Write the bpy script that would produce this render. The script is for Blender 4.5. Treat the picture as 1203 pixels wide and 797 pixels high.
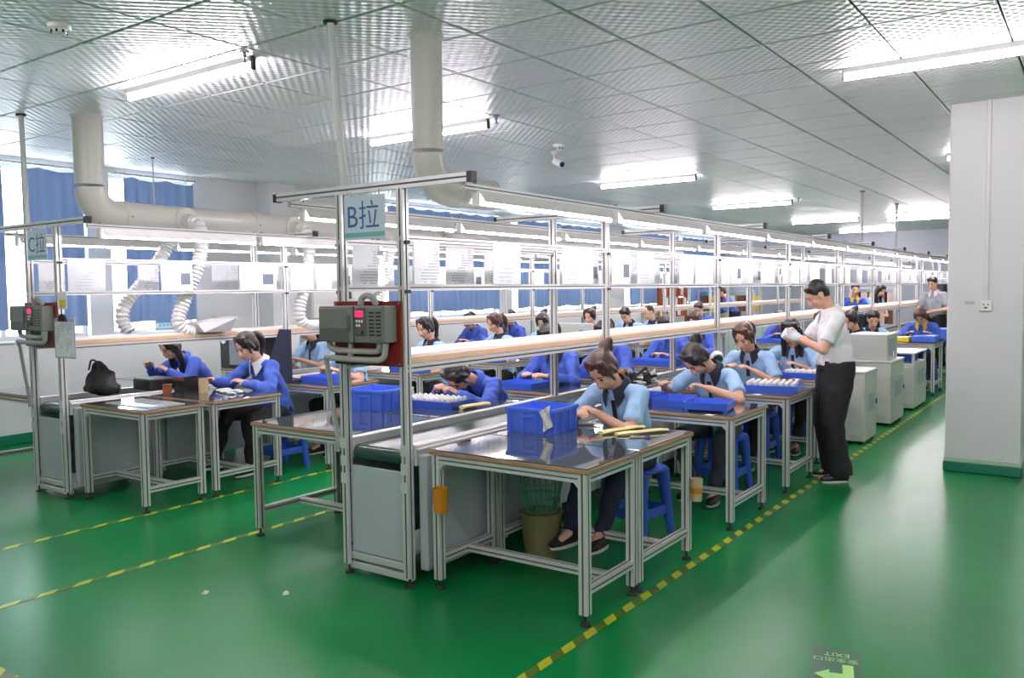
import bpy, math, random
import numpy as np
from mathutils import Vector, Matrix

random.seed(7)
scn = bpy.context.scene
for _o in list(bpy.data.objects):
    bpy.data.objects.remove(_o)
C = scn.collection
PI = math.pi
V3 = Vector

# ------------------------------------------------------------------ camera, sky, exposure
CAM_H = 1.6
yaw, pitch, roll = -0.615400777, -0.0584326708, -0.0131448121
_f = V3((math.sin(yaw) * math.cos(pitch), math.cos(yaw) * math.cos(pitch), math.sin(pitch)))
_r = V3((math.cos(yaw), -math.sin(yaw), 0.0))
_u = _r.cross(_f)
_r2 = _r * math.cos(roll) + _u * math.sin(roll)
_u2 = -_r * math.sin(roll) + _u * math.cos(roll)
cam_data = bpy.data.cameras.new('camera')
cam_data.sensor_fit = 'HORIZONTAL'
cam_data.sensor_width = 36.0
cam_data.lens = 984.106 / 1203.0 * 36.0
cam_data.clip_start = 0.05
cam_data.clip_end = 200.0
cam = bpy.data.objects.new('camera', cam_data)
C.objects.link(cam)
cam.matrix_world = Matrix(((_r2.x, _u2.x, -_f.x, 0.0), (_r2.y, _u2.y, -_f.y, 0.0), (_r2.z, _u2.z, -_f.z, CAM_H), (0, 0, 0, 1)))
scn.camera = cam

world = bpy.data.worlds.new('daylight')
scn.world = world
world.use_nodes = True
_bg = world.node_tree.nodes['Background']
_bg.inputs[0].default_value = (0.86, 0.93, 1.0, 1.0)
_bg.inputs[1].default_value = 6.0

scn.view_settings.view_transform = 'Standard'
scn.view_settings.look = 'None'
scn.view_settings.gamma = 1.0
scn.view_settings.use_curve_mapping = False
scn.view_settings.exposure = 0.84
TUBE_CEIL = 56.0      # emission of the ceiling tubes
TUBE_LINE = 30.0      # emission of the tubes over the benches
scn.cycles.max_bounces = 8
scn.cycles.diffuse_bounces = 4
scn.cycles.glossy_bounces = 4
scn.cycles.transmission_bounces = 4
scn.cycles.sample_clamp_indirect = 6.0
scn.cycles.caustics_reflective = False
scn.cycles.caustics_refractive = False

# ------------------------------------------------------------------ materials
def lin(c):
    return tuple(((x / 255.0) / 12.92 if x / 255.0 <= 0.04045 else ((x / 255.0 + 0.055) / 1.055) ** 2.4) for x in c)

MATS = {}
def mat(name, rgb, rough=0.5, metal=0.0, vary=0.0, vscale=6.0, bump=0.0, bscale=60.0, emit=None, estr=0.0, spec=0.5, coat=0.0, trans=0.0, aniso=None):
    if name in MATS:
        return MATS[name]
    m = bpy.data.materials.new(name)
    m.use_nodes = True
    nt = m.node_tree
    p = nt.nodes['Principled BSDF']
    col = lin(rgb)
    p.inputs['Base Color'].default_value = (*col, 1)
    p.inputs['Roughness'].default_value = rough
    p.inputs['Metallic'].default_value = metal
    p.inputs['Specular IOR Level'].default_value = spec
    p.inputs['Coat Weight'].default_value = coat
    p.inputs['Coat Roughness'].default_value = 0.05
    if trans:
        p.inputs['Transmission Weight'].default_value = trans
    if emit is not None:
        p.inputs['Emission Color'].default_value = (*lin(emit), 1)
        p.inputs['Emission Strength'].default_value = estr
    if vary or bump:
        tc = nt.nodes.new('ShaderNodeTexCoord')
        if vary:
            n = nt.nodes.new('ShaderNodeTexNoise')
            n.inputs['Scale'].default_value = vscale
            n.inputs['Detail'].default_value = 5
            nt.links.new(tc.outputs['Object'], n.inputs['Vector'])
            mx = nt.nodes.new('ShaderNodeMix')
            mx.data_type = 'RGBA'
            mx.inputs['A'].default_value = (*[max(0, x * (1 - vary)) for x in col], 1)
            mx.inputs['B'].default_value = (*[min(1, x * (1 + vary)) for x in col], 1)
            nt.links.new(n.outputs['Fac'], mx.inputs['Factor'])
            nt.links.new(mx.outputs['Result'], p.inputs['Base Color'])
        if bump:
            n = nt.nodes.new('ShaderNodeTexNoise')
            n.inputs['Scale'].default_value = bscale
            n.inputs['Detail'].default_value = 4
            mp = nt.nodes.new('ShaderNodeMapping')
            if aniso:
                mp.inputs['Scale'].default_value = aniso
            nt.links.new(tc.outputs['Object'], mp.inputs['Vector'])
            nt.links.new(mp.outputs['Vector'], n.inputs['Vector'])
            b = nt.nodes.new('ShaderNodeBump')
            b.inputs['Strength'].default_value = bump
            b.inputs['Distance'].default_value = 0.01
            nt.links.new(n.outputs['Fac'], b.inputs['Height'])
            nt.links.new(b.outputs['Normal'], p.inputs['Normal'])
    MATS[name] = m
    return m

def nodes_of(m):
    return m.node_tree, m.node_tree.nodes['Principled BSDF']

def math_node(nt, op, a, b=None):
    n = nt.nodes.new('ShaderNodeMath')
    n.operation = op
    for i, x in enumerate((a, b)):
        if x is None:
            continue
        if isinstance(x, (int, float)):
            n.inputs[i].default_value = x
        else:
            nt.links.new(x, n.inputs[i])
    return n.outputs[0]

ALU = mat('brushed_aluminium', (220, 220, 217), 0.36, 0.35, vary=0.05, vscale=3)
ALU_WHITE = mat('pale_anodised_rail', (226, 226, 222), 0.4, 0.25)
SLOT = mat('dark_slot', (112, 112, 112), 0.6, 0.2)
WHITE_WALL = mat('white_wall_paint', (226, 228, 228), 0.6, vary=0.03, vscale=0.8, bump=0.03, bscale=25)
FAR_WALL = mat('blue_grey_wall_paint', (196, 200, 212), 0.6, vary=0.03, vscale=0.8)
PILLAR_M = mat('pillar_paint', (216, 217, 216), 0.55, vary=0.03, vscale=2.5, bump=0.03, bscale=20)
GREEN_SKIRT = mat('green_skirting_paint', (22, 112, 84), 0.3, vary=0.15, vscale=5)
WOOD = mat('tan_edge_board', (160, 128, 98), 0.5, vary=0.18, vscale=14)
PALE_WOOD = mat('pale_wood_strip', (214, 184, 148), 0.5, vary=0.12, vscale=10)
DESK = mat('dark_glass_desktop', (74, 82, 80), 0.05, spec=0.85, vary=0.12, vscale=2, coat=0.6)
WHITE_LAM = mat('white_laminate', (236, 235, 230), 0.35)
COVER = mat('grey_blue_sheet_steel', (176, 184, 188), 0.42, vary=0.05, vscale=2, bump=0.02, bscale=8)
BELT = mat('dark_green_belt', (34, 66, 58), 0.22, vary=0.2, vscale=3, spec=0.6)
BLACK = mat('black_plastic', (26, 26, 28), 0.4)
DARK = mat('dark_rubber', (40, 40, 42), 0.7)
STEEL = mat('zinc_steel', (150, 150, 148), 0.35, 0.9)
BLUE_P = mat('blue_crate_plastic', (78, 118, 230), 0.32, vary=0.08, vscale=8)
BLUE_D = mat('blue_tray_plastic', (66, 104, 216), 0.35, vary=0.08, vscale=8)
BLUE_ST = mat('blue_stool_plastic', (58, 94, 196), 0.35)
CYAN_ST = mat('cyan_stool_plastic', (64, 150, 200), 0.35)
YELLOW_F = mat('cream_foam_sheet', (244, 230, 160), 0.75, vary=0.08, vscale=20)
YELLOW = mat('yellow_plastic', (240, 212, 40), 0.4)
ORANGE = mat('orange_plastic', (232, 140, 30), 0.4)
PVC = mat('cream_pvc_duct', (206, 205, 194), 0.32, vary=0.03, vscale=2)
HOSE = mat('white_foil_hose', (222, 223, 220), 0.38, 0.25, vary=0.1, vscale=40)
CAB = mat('cream_grey_cabinet', (205, 208, 198), 0.45, vary=0.04, vscale=3)
CAB_D = mat('cabinet_label_grey', (170, 184, 186), 0.5)
NAVY = mat('navy_steel', (44, 50, 70), 0.4)
INV = mat('grey_inverter_case', (116, 120, 112), 0.5, bump=0.05, bscale=150)
INV_D = mat('dark_grey_case', (84, 88, 84), 0.5)
RED_BD = mat('dark_red_board', (122, 34, 26), 0.4, vary=0.1, vscale=5)
RED = mat('red_plastic', (196, 40, 36), 0.4)
LED = mat('red_led_display', (120, 10, 30), 0.4, emit=(255, 20, 70), estr=2.0)
PIPE_G = mat('grey_conduit', (170, 170, 166), 0.4)
CONDUIT = mat('white_conduit', (214, 214, 210), 0.4)
AMBER = mat('amber_tape', (196, 124, 26), 0.25, spec=0.7)
CARD = mat('cardboard_core', (190, 168, 128), 0.7)
OLIVE = mat('olive_waste_bin', (130, 128, 84), 0.5)
NET = mat('green_mesh_crate', (60, 150, 110), 0.45)
BULB = mat('white_bulb_plastic', (240, 238, 230), 0.4)
CLEAR = mat('frosted_bag', (214, 216, 214), 0.3, trans=0.0, bump=0.6, bscale=40)
SKIN = mat('skin', (226, 176, 148), 0.5, vary=0.06, vscale=12)
LIP = mat('lip', (186, 104, 96), 0.45)
EYE = mat('dark_eye', (24, 18, 16), 0.25)
HAIR_B = mat('black_hair', (30, 24, 22), 0.38, bump=0.5, bscale=90, aniso=(1, 1, 0.12), spec=0.6)
HAIR_N = mat('brown_hair', (74, 46, 34), 0.38, bump=0.5, bscale=90, aniso=(1, 1, 0.12), spec=0.6)
SHIRT_L = mat('light_blue_polo_cotton', (166, 204, 244), 0.8, vary=0.05, vscale=18, bump=0.15, bscale=220)
SHIRT_B = mat('royal_blue_jacket_cloth', (66, 98, 192), 0.75, vary=0.08, vscale=14, bump=0.15, bscale=220)
SHIRT_W = mat('white_shirt_cotton', (238, 238, 238), 0.8, bump=0.1, bscale=200)
SHIRT_G = mat('grey_shirt_cotton', (150, 156, 164), 0.8, bump=0.1, bscale=200)
NAVY_C = mat('navy_collar_knit', (34, 38, 56), 0.8, bump=0.15, bscale=220)
WHITE_C = mat('white_collar_cotton', (236, 236, 238), 0.8)
YELLOW_C = mat('yellow_collar_cotton', (230, 190, 60), 0.8)
TROUSER = mat('black_trouser_cloth', (26, 26, 30), 0.8, bump=0.2, bscale=120)
DENIM = mat('dark_grey_denim', (58, 62, 72), 0.85, vary=0.25, vscale=20, bump=0.25, bscale=160)
NAVY_T = mat('navy_trouser_cloth', (34, 36, 66), 0.8, bump=0.2, bscale=120)
SHOE = mat('black_shoe', (28, 28, 32), 0.35)
SOLE = mat('white_sole', (214, 214, 210), 0.5)
GLOVE = mat('white_cotton_glove', (240, 240, 242), 0.85, bump=0.2, bscale=250)
CURTAIN = mat('blue_curtain_cloth', (146, 168, 200), 0.85, vary=0.06, vscale=3, bump=0.1, bscale=120)
def make_translucent(m, rgb, f):
    nt, p = nodes_of(m)
    tl = nt.nodes.new('ShaderNodeBsdfTranslucent'); tl.inputs[0].default_value = (*lin(rgb), 1)
    mx = nt.nodes.new('ShaderNodeMixShader'); mx.inputs[0].default_value = f
    out = nt.nodes['Material Output']
    nt.links.new(p.outputs[0], mx.inputs[1]); nt.links.new(tl.outputs[0], mx.inputs[2]); nt.links.new(mx.outputs[0], out.inputs[0])
make_translucent(CURTAIN, (166, 182, 206), .28)
RING = mat('rod_metal', (190, 188, 184), 0.35, 0.8)
MARK_BG = mat('dark_green_marker', (14, 92, 56), 0.3)
MARK = mat('pale_green_luminous_print', (170, 232, 130), 0.5)
SIGN_BG = mat('pale_blue_sign_board', (208, 222, 232), 0.35)
SIGN_INK = mat('blue_sign_ink', (58, 100, 160), 0.4)
SIGN_TEAL = mat('teal_sign_stripe', (120, 186, 186), 0.4)
BROWN = mat('brown_box', (120, 76, 56), 0.6)
PINK = mat('pale_pink_box', (214, 186, 176), 0.6, vary=0.1, vscale=12)
COPPER = mat('copper_coil', (170, 90, 50), 0.35, 0.6)
PURPLE = mat('violet_cloth', (120, 110, 180), 0.8)

def emitter(name, rgb, strength):
    m = bpy.data.materials.new(name)
    m.use_nodes = True
    nt = m.node_tree
    nt.nodes.clear()
    e = nt.nodes.new('ShaderNodeEmission')
    e.inputs[0].default_value = (*lin(rgb), 1)
    e.inputs[1].default_value = strength
    o = nt.nodes.new('ShaderNodeOutputMaterial')
    nt.links.new(e.outputs[0], o.inputs[0])
    return m
GLOW_CEIL = emitter('lit_ceiling_tube', (255, 241, 252), TUBE_CEIL)
GLOW_LINE = emitter('lit_bench_tube', (255, 242, 250), TUBE_LINE)

def make_floor_mat():
    m = mat('green_epoxy_floor', (12, 122, 66), 0.2)
    nt, p = nodes_of(m)
    tc = nt.nodes.new('ShaderNodeTexCoord')
    n1 = nt.nodes.new('ShaderNodeTexNoise'); n1.inputs['Scale'].default_value = 0.7; n1.inputs['Detail'].default_value = 6
    n2 = nt.nodes.new('ShaderNodeTexNoise'); n2.inputs['Scale'].default_value = 5; n2.inputs['Detail'].default_value = 3
    nt.links.new(tc.outputs['Object'], n1.inputs['Vector'])
    nt.links.new(tc.outputs['Object'], n2.inputs['Vector'])
    r = nt.nodes.new('ShaderNodeValToRGB')
    r.color_ramp.elements[0].position = 0.3; r.color_ramp.elements[0].color = (*lin((4, 108, 52)), 1)
    r.color_ramp.elements[1].position = 0.75; r.color_ramp.elements[1].color = (*lin((8, 132, 66)), 1)
    nt.links.new(n1.outputs['Fac'], r.inputs['Fac'])
    nt.links.new(r.outputs['Color'], p.inputs['Base Color'])
    rr = nt.nodes.new('ShaderNodeMapRange')
    rr.inputs['To Min'].default_value = 0.275; rr.inputs['To Max'].default_value = 0.31
    nt.links.new(n2.outputs['Fac'], rr.inputs['Value'])
    nt.links.new(rr.outputs[0], p.inputs['Roughness'])
    b = nt.nodes.new('ShaderNodeBump'); b.inputs['Strength'].default_value = 0.06; b.inputs['Distance'].default_value = 0.01
    n3 = nt.nodes.new('ShaderNodeTexNoise'); n3.inputs['Scale'].default_value = 22; n3.inputs['Detail'].default_value = 3
    nt.links.new(tc.outputs['Object'], n3.inputs['Vector'])
    nt.links.new(n3.outputs['Fac'], b.inputs['Height'])
    nt.links.new(b.outputs['Normal'], p.inputs['Normal'])
    p.inputs['Specular IOR Level'].default_value = 0.24
    return m
FLOOR_M = make_floor_mat()

def make_tile_mat():
    m = mat('embossed_metal_tile', (230, 231, 230), 0.40, 0.28)
    nt, p = nodes_of(m)
    tc = nt.nodes.new('ShaderNodeTexCoord')
    mp = nt.nodes.new('ShaderNodeMapping'); mp.inputs['Rotation'].default_value = (0, 0, 0)
    nt.links.new(tc.outputs['Object'], mp.inputs['Vector'])
    s = nt.nodes.new('ShaderNodeSeparateXYZ'); nt.links.new(mp.outputs[0], s.inputs[0])
    k = 2 * PI / 0.08
    a = math_node(nt, 'SINE', math_node(nt, 'MULTIPLY', s.outputs[0], k))
    c = math_node(nt, 'SINE', math_node(nt, 'MULTIPLY', s.outputs[1], k))
    h = math_node(nt, 'MULTIPLY', a, c)
    b = nt.nodes.new('ShaderNodeBump'); b.inputs['Strength'].default_value = 0.6; b.inputs['Distance'].default_value = 0.007
    nt.links.new(h, b.inputs['Height'])
    nt.links.new(b.outputs['Normal'], p.inputs['Normal'])
    return m
TILE_M = make_tile_mat()

def make_tape_mat():
    m = mat('yellow_hazard_tape', (190, 182, 40), 0.35)
    nt, p = nodes_of(m)
    tc = nt.nodes.new('ShaderNodeTexCoord')
    s = nt.nodes.new('ShaderNodeSeparateXYZ'); nt.links.new(tc.outputs['Object'], s.inputs[0])
    t = math_node(nt, 'ADD', math_node(nt, 'MULTIPLY', s.outputs[1], 5.2), math_node(nt, 'MULTIPLY', s.outputs[0], 5.2))
    fr = math_node(nt, 'FRACT', t)
    g = math_node(nt, 'GREATER_THAN', fr, 0.5)
    mx = nt.nodes.new('ShaderNodeMix'); mx.data_type = 'RGBA'
    mx.inputs['A'].default_value = (*lin((182, 190, 38)), 1)
    mx.inputs['B'].default_value = (*lin((78, 108, 34)), 1)
    nt.links.new(g, mx.inputs['Factor'])
    nt.links.new(mx.outputs['Result'], p.inputs['Base Color'])
    return m
TAPE_M = make_tape_mat()

def make_sheet_mat(name, paper, ink, scale, amount):
    m = mat(name, paper, 0.45)
    nt, p = nodes_of(m)
    tc = nt.nodes.new('ShaderNodeTexCoord')
    s = nt.nodes.new('ShaderNodeSeparateXYZ'); nt.links.new(tc.outputs['Object'], s.inputs[0])
    row = math_node(nt, 'GREATER_THAN', math_node(nt, 'FRACT', math_node(nt, 'MULTIPLY', s.outputs[2], scale)), 0.55)
    n = nt.nodes.new('ShaderNodeTexNoise'); n.inputs['Scale'].default_value = 9; n.inputs['Detail'].default_value = 6
    nt.links.new(tc.outputs['Object'], n.inputs['Vector'])
    q = math_node(nt, 'GREATER_THAN', n.outputs['Fac'], 0.53)
    f = math_node(nt, 'MULTIPLY', math_node(nt, 'MULTIPLY', row, q), amount)
    mx = nt.nodes.new('ShaderNodeMix'); mx.data_type = 'RGBA'
    mx.inputs['A'].default_value = (*lin(paper), 1); mx.inputs['B'].default_value = (*lin(ink), 1)
    nt.links.new(f, mx.inputs['Factor'])
    nt.links.new(mx.outputs['Result'], p.inputs['Base Color'])
    return m
PAPER = make_sheet_mat('printed_white_sheet', (236, 238, 240), (150, 160, 175), 60, 0.6)
PAPER2 = make_sheet_mat('printed_grey_sheet', (205, 210, 214), (160, 168, 178), 40, 0.5)

# ------------------------------------------------------------------ mesh building
LAB = bpy.data.scenes.new('mesh_workshop')   # empty side scene where modifiers are evaluated; removed at the end
class MB:
    def __init__(self):
        self.v = []; self.f = []; self.m = []; self.cur = 0
    def add(self, vs, fs):
        o = len(self.v)
        self.v.extend([tuple(p) for p in vs])
        self.f.extend([tuple(i + o for i in f) for f in fs])
        self.m.extend([self.cur] * len(fs))
        return self
    def box(self, x0, x1, y0, y1, z0, z1, b=0.0):
        if b <= 0:
            vs = [(x, y, z) for x in (x0, x1) for y in (y0, y1) for z in (z0, z1)]
            return self.add(vs, [(0, 1, 3, 2), (4, 6, 7, 5), (0, 4, 5, 1), (2, 3, 7, 6), (0, 2, 6, 4), (1, 5, 7, 3)])
        b = min(b, (x1 - x0) * .49, (y1 - y0) * .49, (z1 - z0) * .49)
        X = (x0, x1); Y = (y0, y1); Z = (z0, z1)
        vs = []; idx = {}
        for i in (0, 1):
            for j in (0, 1):
                for k in (0, 1):
                    sx, sy, sz = (1 - 2 * i) * b, (1 - 2 * j) * b, (1 - 2 * k) * b
                    idx[i, j, k, 0] = len(vs); vs.append((X[i], Y[j] + sy, Z[k] + sz))
                    idx[i, j, k, 1] = len(vs); vs.append((X[i] + sx, Y[j], Z[k] + sz))
                    idx[i, j, k, 2] = len(vs); vs.append((X[i] + sx, Y[j] + sy, Z[k]))
        fs = []
        for i in (0, 1):
            q = [idx[i, 0, 0, 0], idx[i, 1, 0, 0], idx[i, 1, 1, 0], idx[i, 0, 1, 0]]; fs.append(q if i else q[::-1])
            q = [idx[0, i, 0, 1], idx[0, i, 1, 1], idx[1, i, 1, 1], idx[1, i, 0, 1]]; fs.append(q if i else q[::-1])
            q = [idx[0, 0, i, 2], idx[1, 0, i, 2], idx[1, 1, i, 2], idx[0, 1, i, 2]]; fs.append(q if i else q[::-1])
        def orient(q):
            c = [sum(vs[t][a] for t in q) / len(q) for a in range(3)]
            a, bb, cc = (V3(vs[q[0]]), V3(vs[q[1]]), V3(vs[q[2]]))
            n = (bb - a).cross(cc - a)
            mid = V3(((x0 + x1) / 2, (y0 + y1) / 2, (z0 + z1) / 2))
            return q if n.dot(V3(c) - mid) > 0 else q[::-1]
        for i in (0, 1):
            for j in (0, 1):
                fs.append(orient([idx[i, j, 0, 0], idx[i, j, 0, 1], idx[i, j, 1, 1], idx[i, j, 1, 0]]))
                fs.append(orient([idx[i, 0, j, 0], idx[i, 0, j, 2], idx[i, 1, j, 2], idx[i, 1, j, 0]]))
                fs.append(orient([idx[0, i, j, 1], idx[0, i, j, 2], idx[1, i, j, 2], idx[1, i, j, 1]]))
                for k in (0, 1):
                    fs.append(orient([idx[i, j, k, 0], idx[i, j, k, 1], idx[i, j, k, 2]]))
        return self.add(vs, fs)
    def rings(self, rings, cap=True, closed=False):
        n = len(rings[0]); vs = [p for r in rings for p in r]; fs = []
        m = len(rings)
        for i in range(m if closed else m - 1):
            i2 = (i + 1) % m
            for j in range(n):
                k = (j + 1) % n
                fs.append((i * n + j, i * n + k, i2 * n + k, i2 * n + j))
        if cap and not closed:
            fs.append(tuple(range(n))[::-1]); fs.append(tuple((m - 1) * n + j for j in range(n)))
        return self.add(vs, fs)
    def tube(self, pts, r, n=10, cap=True):
        pts = [V3(p) for p in pts]
        rs = r if isinstance(r, (list, tuple)) else [r] * len(pts)
        t = (pts[1] - pts[0]).normalized()
        a = t.orthogonal().normalized()
        out = []
        for i, p in enumerate(pts):
            d = (pts[min(i + 1, len(pts) - 1)] - pts[max(i - 1, 0)])
            d = d.normalized() if d.length > 1e-9 else t
            a = (a - d * a.dot(d)).normalized(); b = d.cross(a)
            out.append([tuple(p + (a * math.cos(2 * PI * j / n) + b * math.sin(2 * PI * j / n)) * rs[i]) for j in range(n)])
        return self.rings(out, cap)
    def loft(self, pts, rad, side=(1, 0, 0), n=18):
        pts = [V3(p) for p in pts]; side = V3(side); out = []
        for i, p in enumerate(pts):
            d = (pts[min(i + 1, len(pts) - 1)] - pts[max(i - 1, 0)]).normalized()
            s = (side - d * side.dot(d)).normalized(); b = d.cross(s)
            rx, ry = rad[i] if isinstance(rad[i], (tuple, list)) else (rad[i], rad[i])
            out.append([tuple(p + s * math.cos(2 * PI * j / n) * rx + b * math.sin(2 * PI * j / n) * ry) for j in range(n)])
        return self.rings(out)
    def cap(self, a, b, ra, rb, n=12):
        """tapered limb with round ends"""
        a, b = V3(a), V3(b); d = b - a; L = d.length
        d = d / L if L > 1e-9 else V3((0, 0, 1))
        pts = []; rs = []
        for q in (-1.0, -0.7, -0.3):
            pts.append(a + d * ra * q); rs.append(ra * math.sqrt(max(0.02, 1 - q * q)))
        pts += [a, b]; rs += [ra, rb]
        for q in (0.3, 0.7, 1.0):
            pts.append(b + d * rb * q); rs.append(rb * math.sqrt(max(0.02, 1 - q * q)))
        x = d.orthogonal().normalized(); y = d.cross(x)
        return self.rings([[tuple(p + (x * math.cos(2 * PI * j / n) + y * math.sin(2 * PI * j / n)) * r) for j in range(n)] for p, r in zip(pts, rs)])
    def ell(self, c, r, ax=None, n=16, m=10):
        c = V3(c)
        ax = ax or (V3((1, 0, 0)), V3((0, 1, 0)), V3((0, 0, 1)))
        out = []
        for i in range(m + 1):
            th = PI * min(max(i / m, 0.02), 0.98)
            out.append([tuple(c + ax[0] * (r[0] * math.sin(th) * math.cos(2 * PI * j / n)) + ax[1] * (r[1] * math.sin(th) * math.sin(2 * PI * j / n)) - ax[2] * (r[2] * math.cos(th))) for j in range(n)])
        return self.rings(out)
    def lathe(self, prof, c=(0, 0, 0), n=20):
        c = V3(c)
        return self.rings([[(c.x + r * math.cos(2 * PI * j / n), c.y + r * math.sin(2 * PI * j / n), c.z + z) for j in range(n)] for r, z in prof])
    def extr(self, p0, p1, s=0.04, slot=True):
        """aluminium T-slot extrusion between two points"""
        p0, p1 = V3(p0), V3(p1); d = (p1 - p0).normalized()
        u = V3((0, 0, 1)) if abs(d.z) < 0.7 else V3((1, 0, 0))
        u = (u - d * u.dot(d)).normalized(); w = d.cross(u)
        h = s / 2; g = s * 0.11; dp = s * 0.2
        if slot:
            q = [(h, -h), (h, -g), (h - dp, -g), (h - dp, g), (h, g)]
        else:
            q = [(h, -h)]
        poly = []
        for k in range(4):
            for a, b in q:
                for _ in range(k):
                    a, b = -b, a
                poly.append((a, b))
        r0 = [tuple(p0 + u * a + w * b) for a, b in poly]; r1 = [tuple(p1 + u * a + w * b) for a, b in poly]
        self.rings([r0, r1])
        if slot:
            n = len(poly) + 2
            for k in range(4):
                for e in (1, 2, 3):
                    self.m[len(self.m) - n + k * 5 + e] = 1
        return self
    def prism(self, poly, axis, a, b):
        """outline (2D) pushed along an axis: 'x','y' or 'z'"""
        def P(q, t):
            return {'x': (t, q[0], q[1]), 'y': (q[0], t, q[1]), 'z': (q[0], q[1], t)}[axis]
        return self.rings([[P(q, a) for q in poly], [P(q, b) for q in poly]])
    def mesh(self, name, mats, smooth=None):
        me = bpy.data.meshes.new(name)
        me.from_pydata(self.v, [], self.f)
        mats = mats if isinstance(mats, (list, tuple)) else [mats]
        for x in mats:
            me.materials.append(x)
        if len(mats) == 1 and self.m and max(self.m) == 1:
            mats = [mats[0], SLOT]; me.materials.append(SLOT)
        if len(mats) > 1:
            me.polygons.foreach_set('material_index', self.m)
        fix_normals(me)
        if smooth is not None:
            me.polygons.foreach_set('use_smooth', [True] * len(me.polygons))
            me.set_sharp_from_angle(angle=math.radians(smooth))
        return me
    def build(self, name, mats, parent=None, smooth=None):
        o = bpy.data.objects.new(name, self.mesh(name, mats, smooth))
        C.objects.link(o)
        o.parent = parent
        return o

import bmesh
def fix_normals(me):
    bm = bmesh.new(); bm.from_mesh(me)
    bmesh.ops.recalc_face_normals(bm, faces=bm.faces)
    bm.to_mesh(me); bm.free()
    me.update()

def tag(o, label=None, cat=None, group=None, kind=None):
    if label: o['label'] = label
    if cat: o['category'] = cat
    if group: o['group'] = group
    if kind: o['kind'] = kind
    return o

def thing(name, label, cat, loc=(0, 0, 0), rz=0.0, group=None):
    o = bpy.data.objects.new(name, None)
    o.empty_display_size = 0.1
    C.objects.link(o)
    o.location = loc; o.rotation_euler = (0, 0, rz)
    return tag(o, label, cat, group)

CH = {}
def kids(o):
    return list(o.children)
def copy_tree(o, parent=None, tree=None):
    c = o.copy(); C.objects.link(c)
    if parent is not None: c.parent = parent
    for ch in kids(o):
        copy_tree(ch, c)
    return c
def dup(root, loc, rz=None, label=None, group=None):
    r = copy_tree(root)
    r.location = loc
    if rz is not None: r.rotation_euler = (0, 0, rz)
    if label: r['label'] = label
    if group: r['group'] = group
    return r

def structure(name, mb, m, smooth=None):
    o = mb.build(name, m, None, smooth)
    o['kind'] = 'structure'
    return o

# ------------------------------------------------------------------ the setting
WX, EX, SY, NY, CZ = -9.6, 4.0, -7.0, 25.5, 3.11
structure('floor', MB().box(WX - 0.3, EX + 0.3, SY - 0.3, NY + 0.3, -0.1, 0.0), FLOOR_M)
WIN = [(2.4, 5.12), (5.4, 6.5), (9.9, 13.15), (13.6, 17.3), (18.4, 24.8)]
WZ0, WZ1 = 1.12, 3.04
w = MB()
w.box(WX - 0.25, WX, SY, NY, 0, WZ0); w.box(WX - 0.25, WX, SY, NY, WZ1, CZ + 0.1)
e = SY
for a, b in WIN + [(NY, NY)]:
    if a > e:
        w.box(WX - 0.25, WX, e, a, WZ0, WZ1)
    e = b
structure('wall_left', w, WHITE_WALL)
structure('wall_back', MB().box(WX - 0.25, EX + 0.25, NY, NY + 0.25, 0, CZ + 0.1), FAR_WALL)
structure('wall_right', MB().box(EX, EX + 0.25, SY, NY, 0, CZ + 0.1), WHITE_WALL)
structure('wall_front', MB().box(WX - 0.25, EX + 0.25, SY - 0.25, SY, 0, CZ + 0.1), WHITE_WALL)
structure('baseboard_left', MB().box(WX, WX + 0.012, SY, NY, 0, 0.11, 0.004), GREEN_SKIRT)
structure('baseboard_back', MB().box(WX, EX, NY - 0.012, NY, 0, 0.11, 0.004), GREEN_SKIRT)

glass = bpy.data.materials.new('window_glass'); glass.use_nodes = True
_nt = glass.node_tree; _nt.nodes.clear()
_t = _nt.nodes.new('ShaderNodeBsdfTransparent'); _g = _nt.nodes.new('ShaderNodeBsdfGlossy'); _g.inputs['Roughness'].default_value = 0.02
_mx = _nt.nodes.new('ShaderNodeMixShader'); _mx.inputs[0].default_value = 0.06; _oo = _nt.nodes.new('ShaderNodeOutputMaterial')
_nt.links.new(_t.outputs[0], _mx.inputs[1]); _nt.links.new(_g.outputs[0], _mx.inputs[2]); _nt.links.new(_mx.outputs[0], _oo.inputs[0])
for i, (a, b) in enumerate(WIN):
    fr = MB(); t = 0.05; x0, x1 = WX - 0.16, WX - 0.10
    fr.box(x0, x1, a, b, WZ0, WZ0 + t); fr.box(x0, x1, a, b, WZ1 - t, WZ1)
    n = max(1, round((b - a) / 0.9))
    for k in range(n + 1):
        y = a + (b - a) * k / n
        y = min(max(y, a + t / 2), b - t / 2)
        fr.box(x0, x1, y - t / 2, y + t / 2, WZ0 + t, WZ1 - t)
    wo = structure('window_%d' % (i + 1), fr, ALU_WHITE)
    for k in range(n):
        ya = a + (b - a) * k / n + t / 2; yb = a + (b - a) * (k + 1) / n - t / 2
        MB().box(WX - 0.134, WX - 0.128, ya, yb, WZ0 + t, WZ1 - t).build('pane', glass, wo)
    MB().box(WX - 0.1, WX + 0.03, a - 0.03, b + 0.03, WZ0 - 0.03, WZ0, 0.006).build('window_sill', WHITE_LAM, wo)

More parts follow.
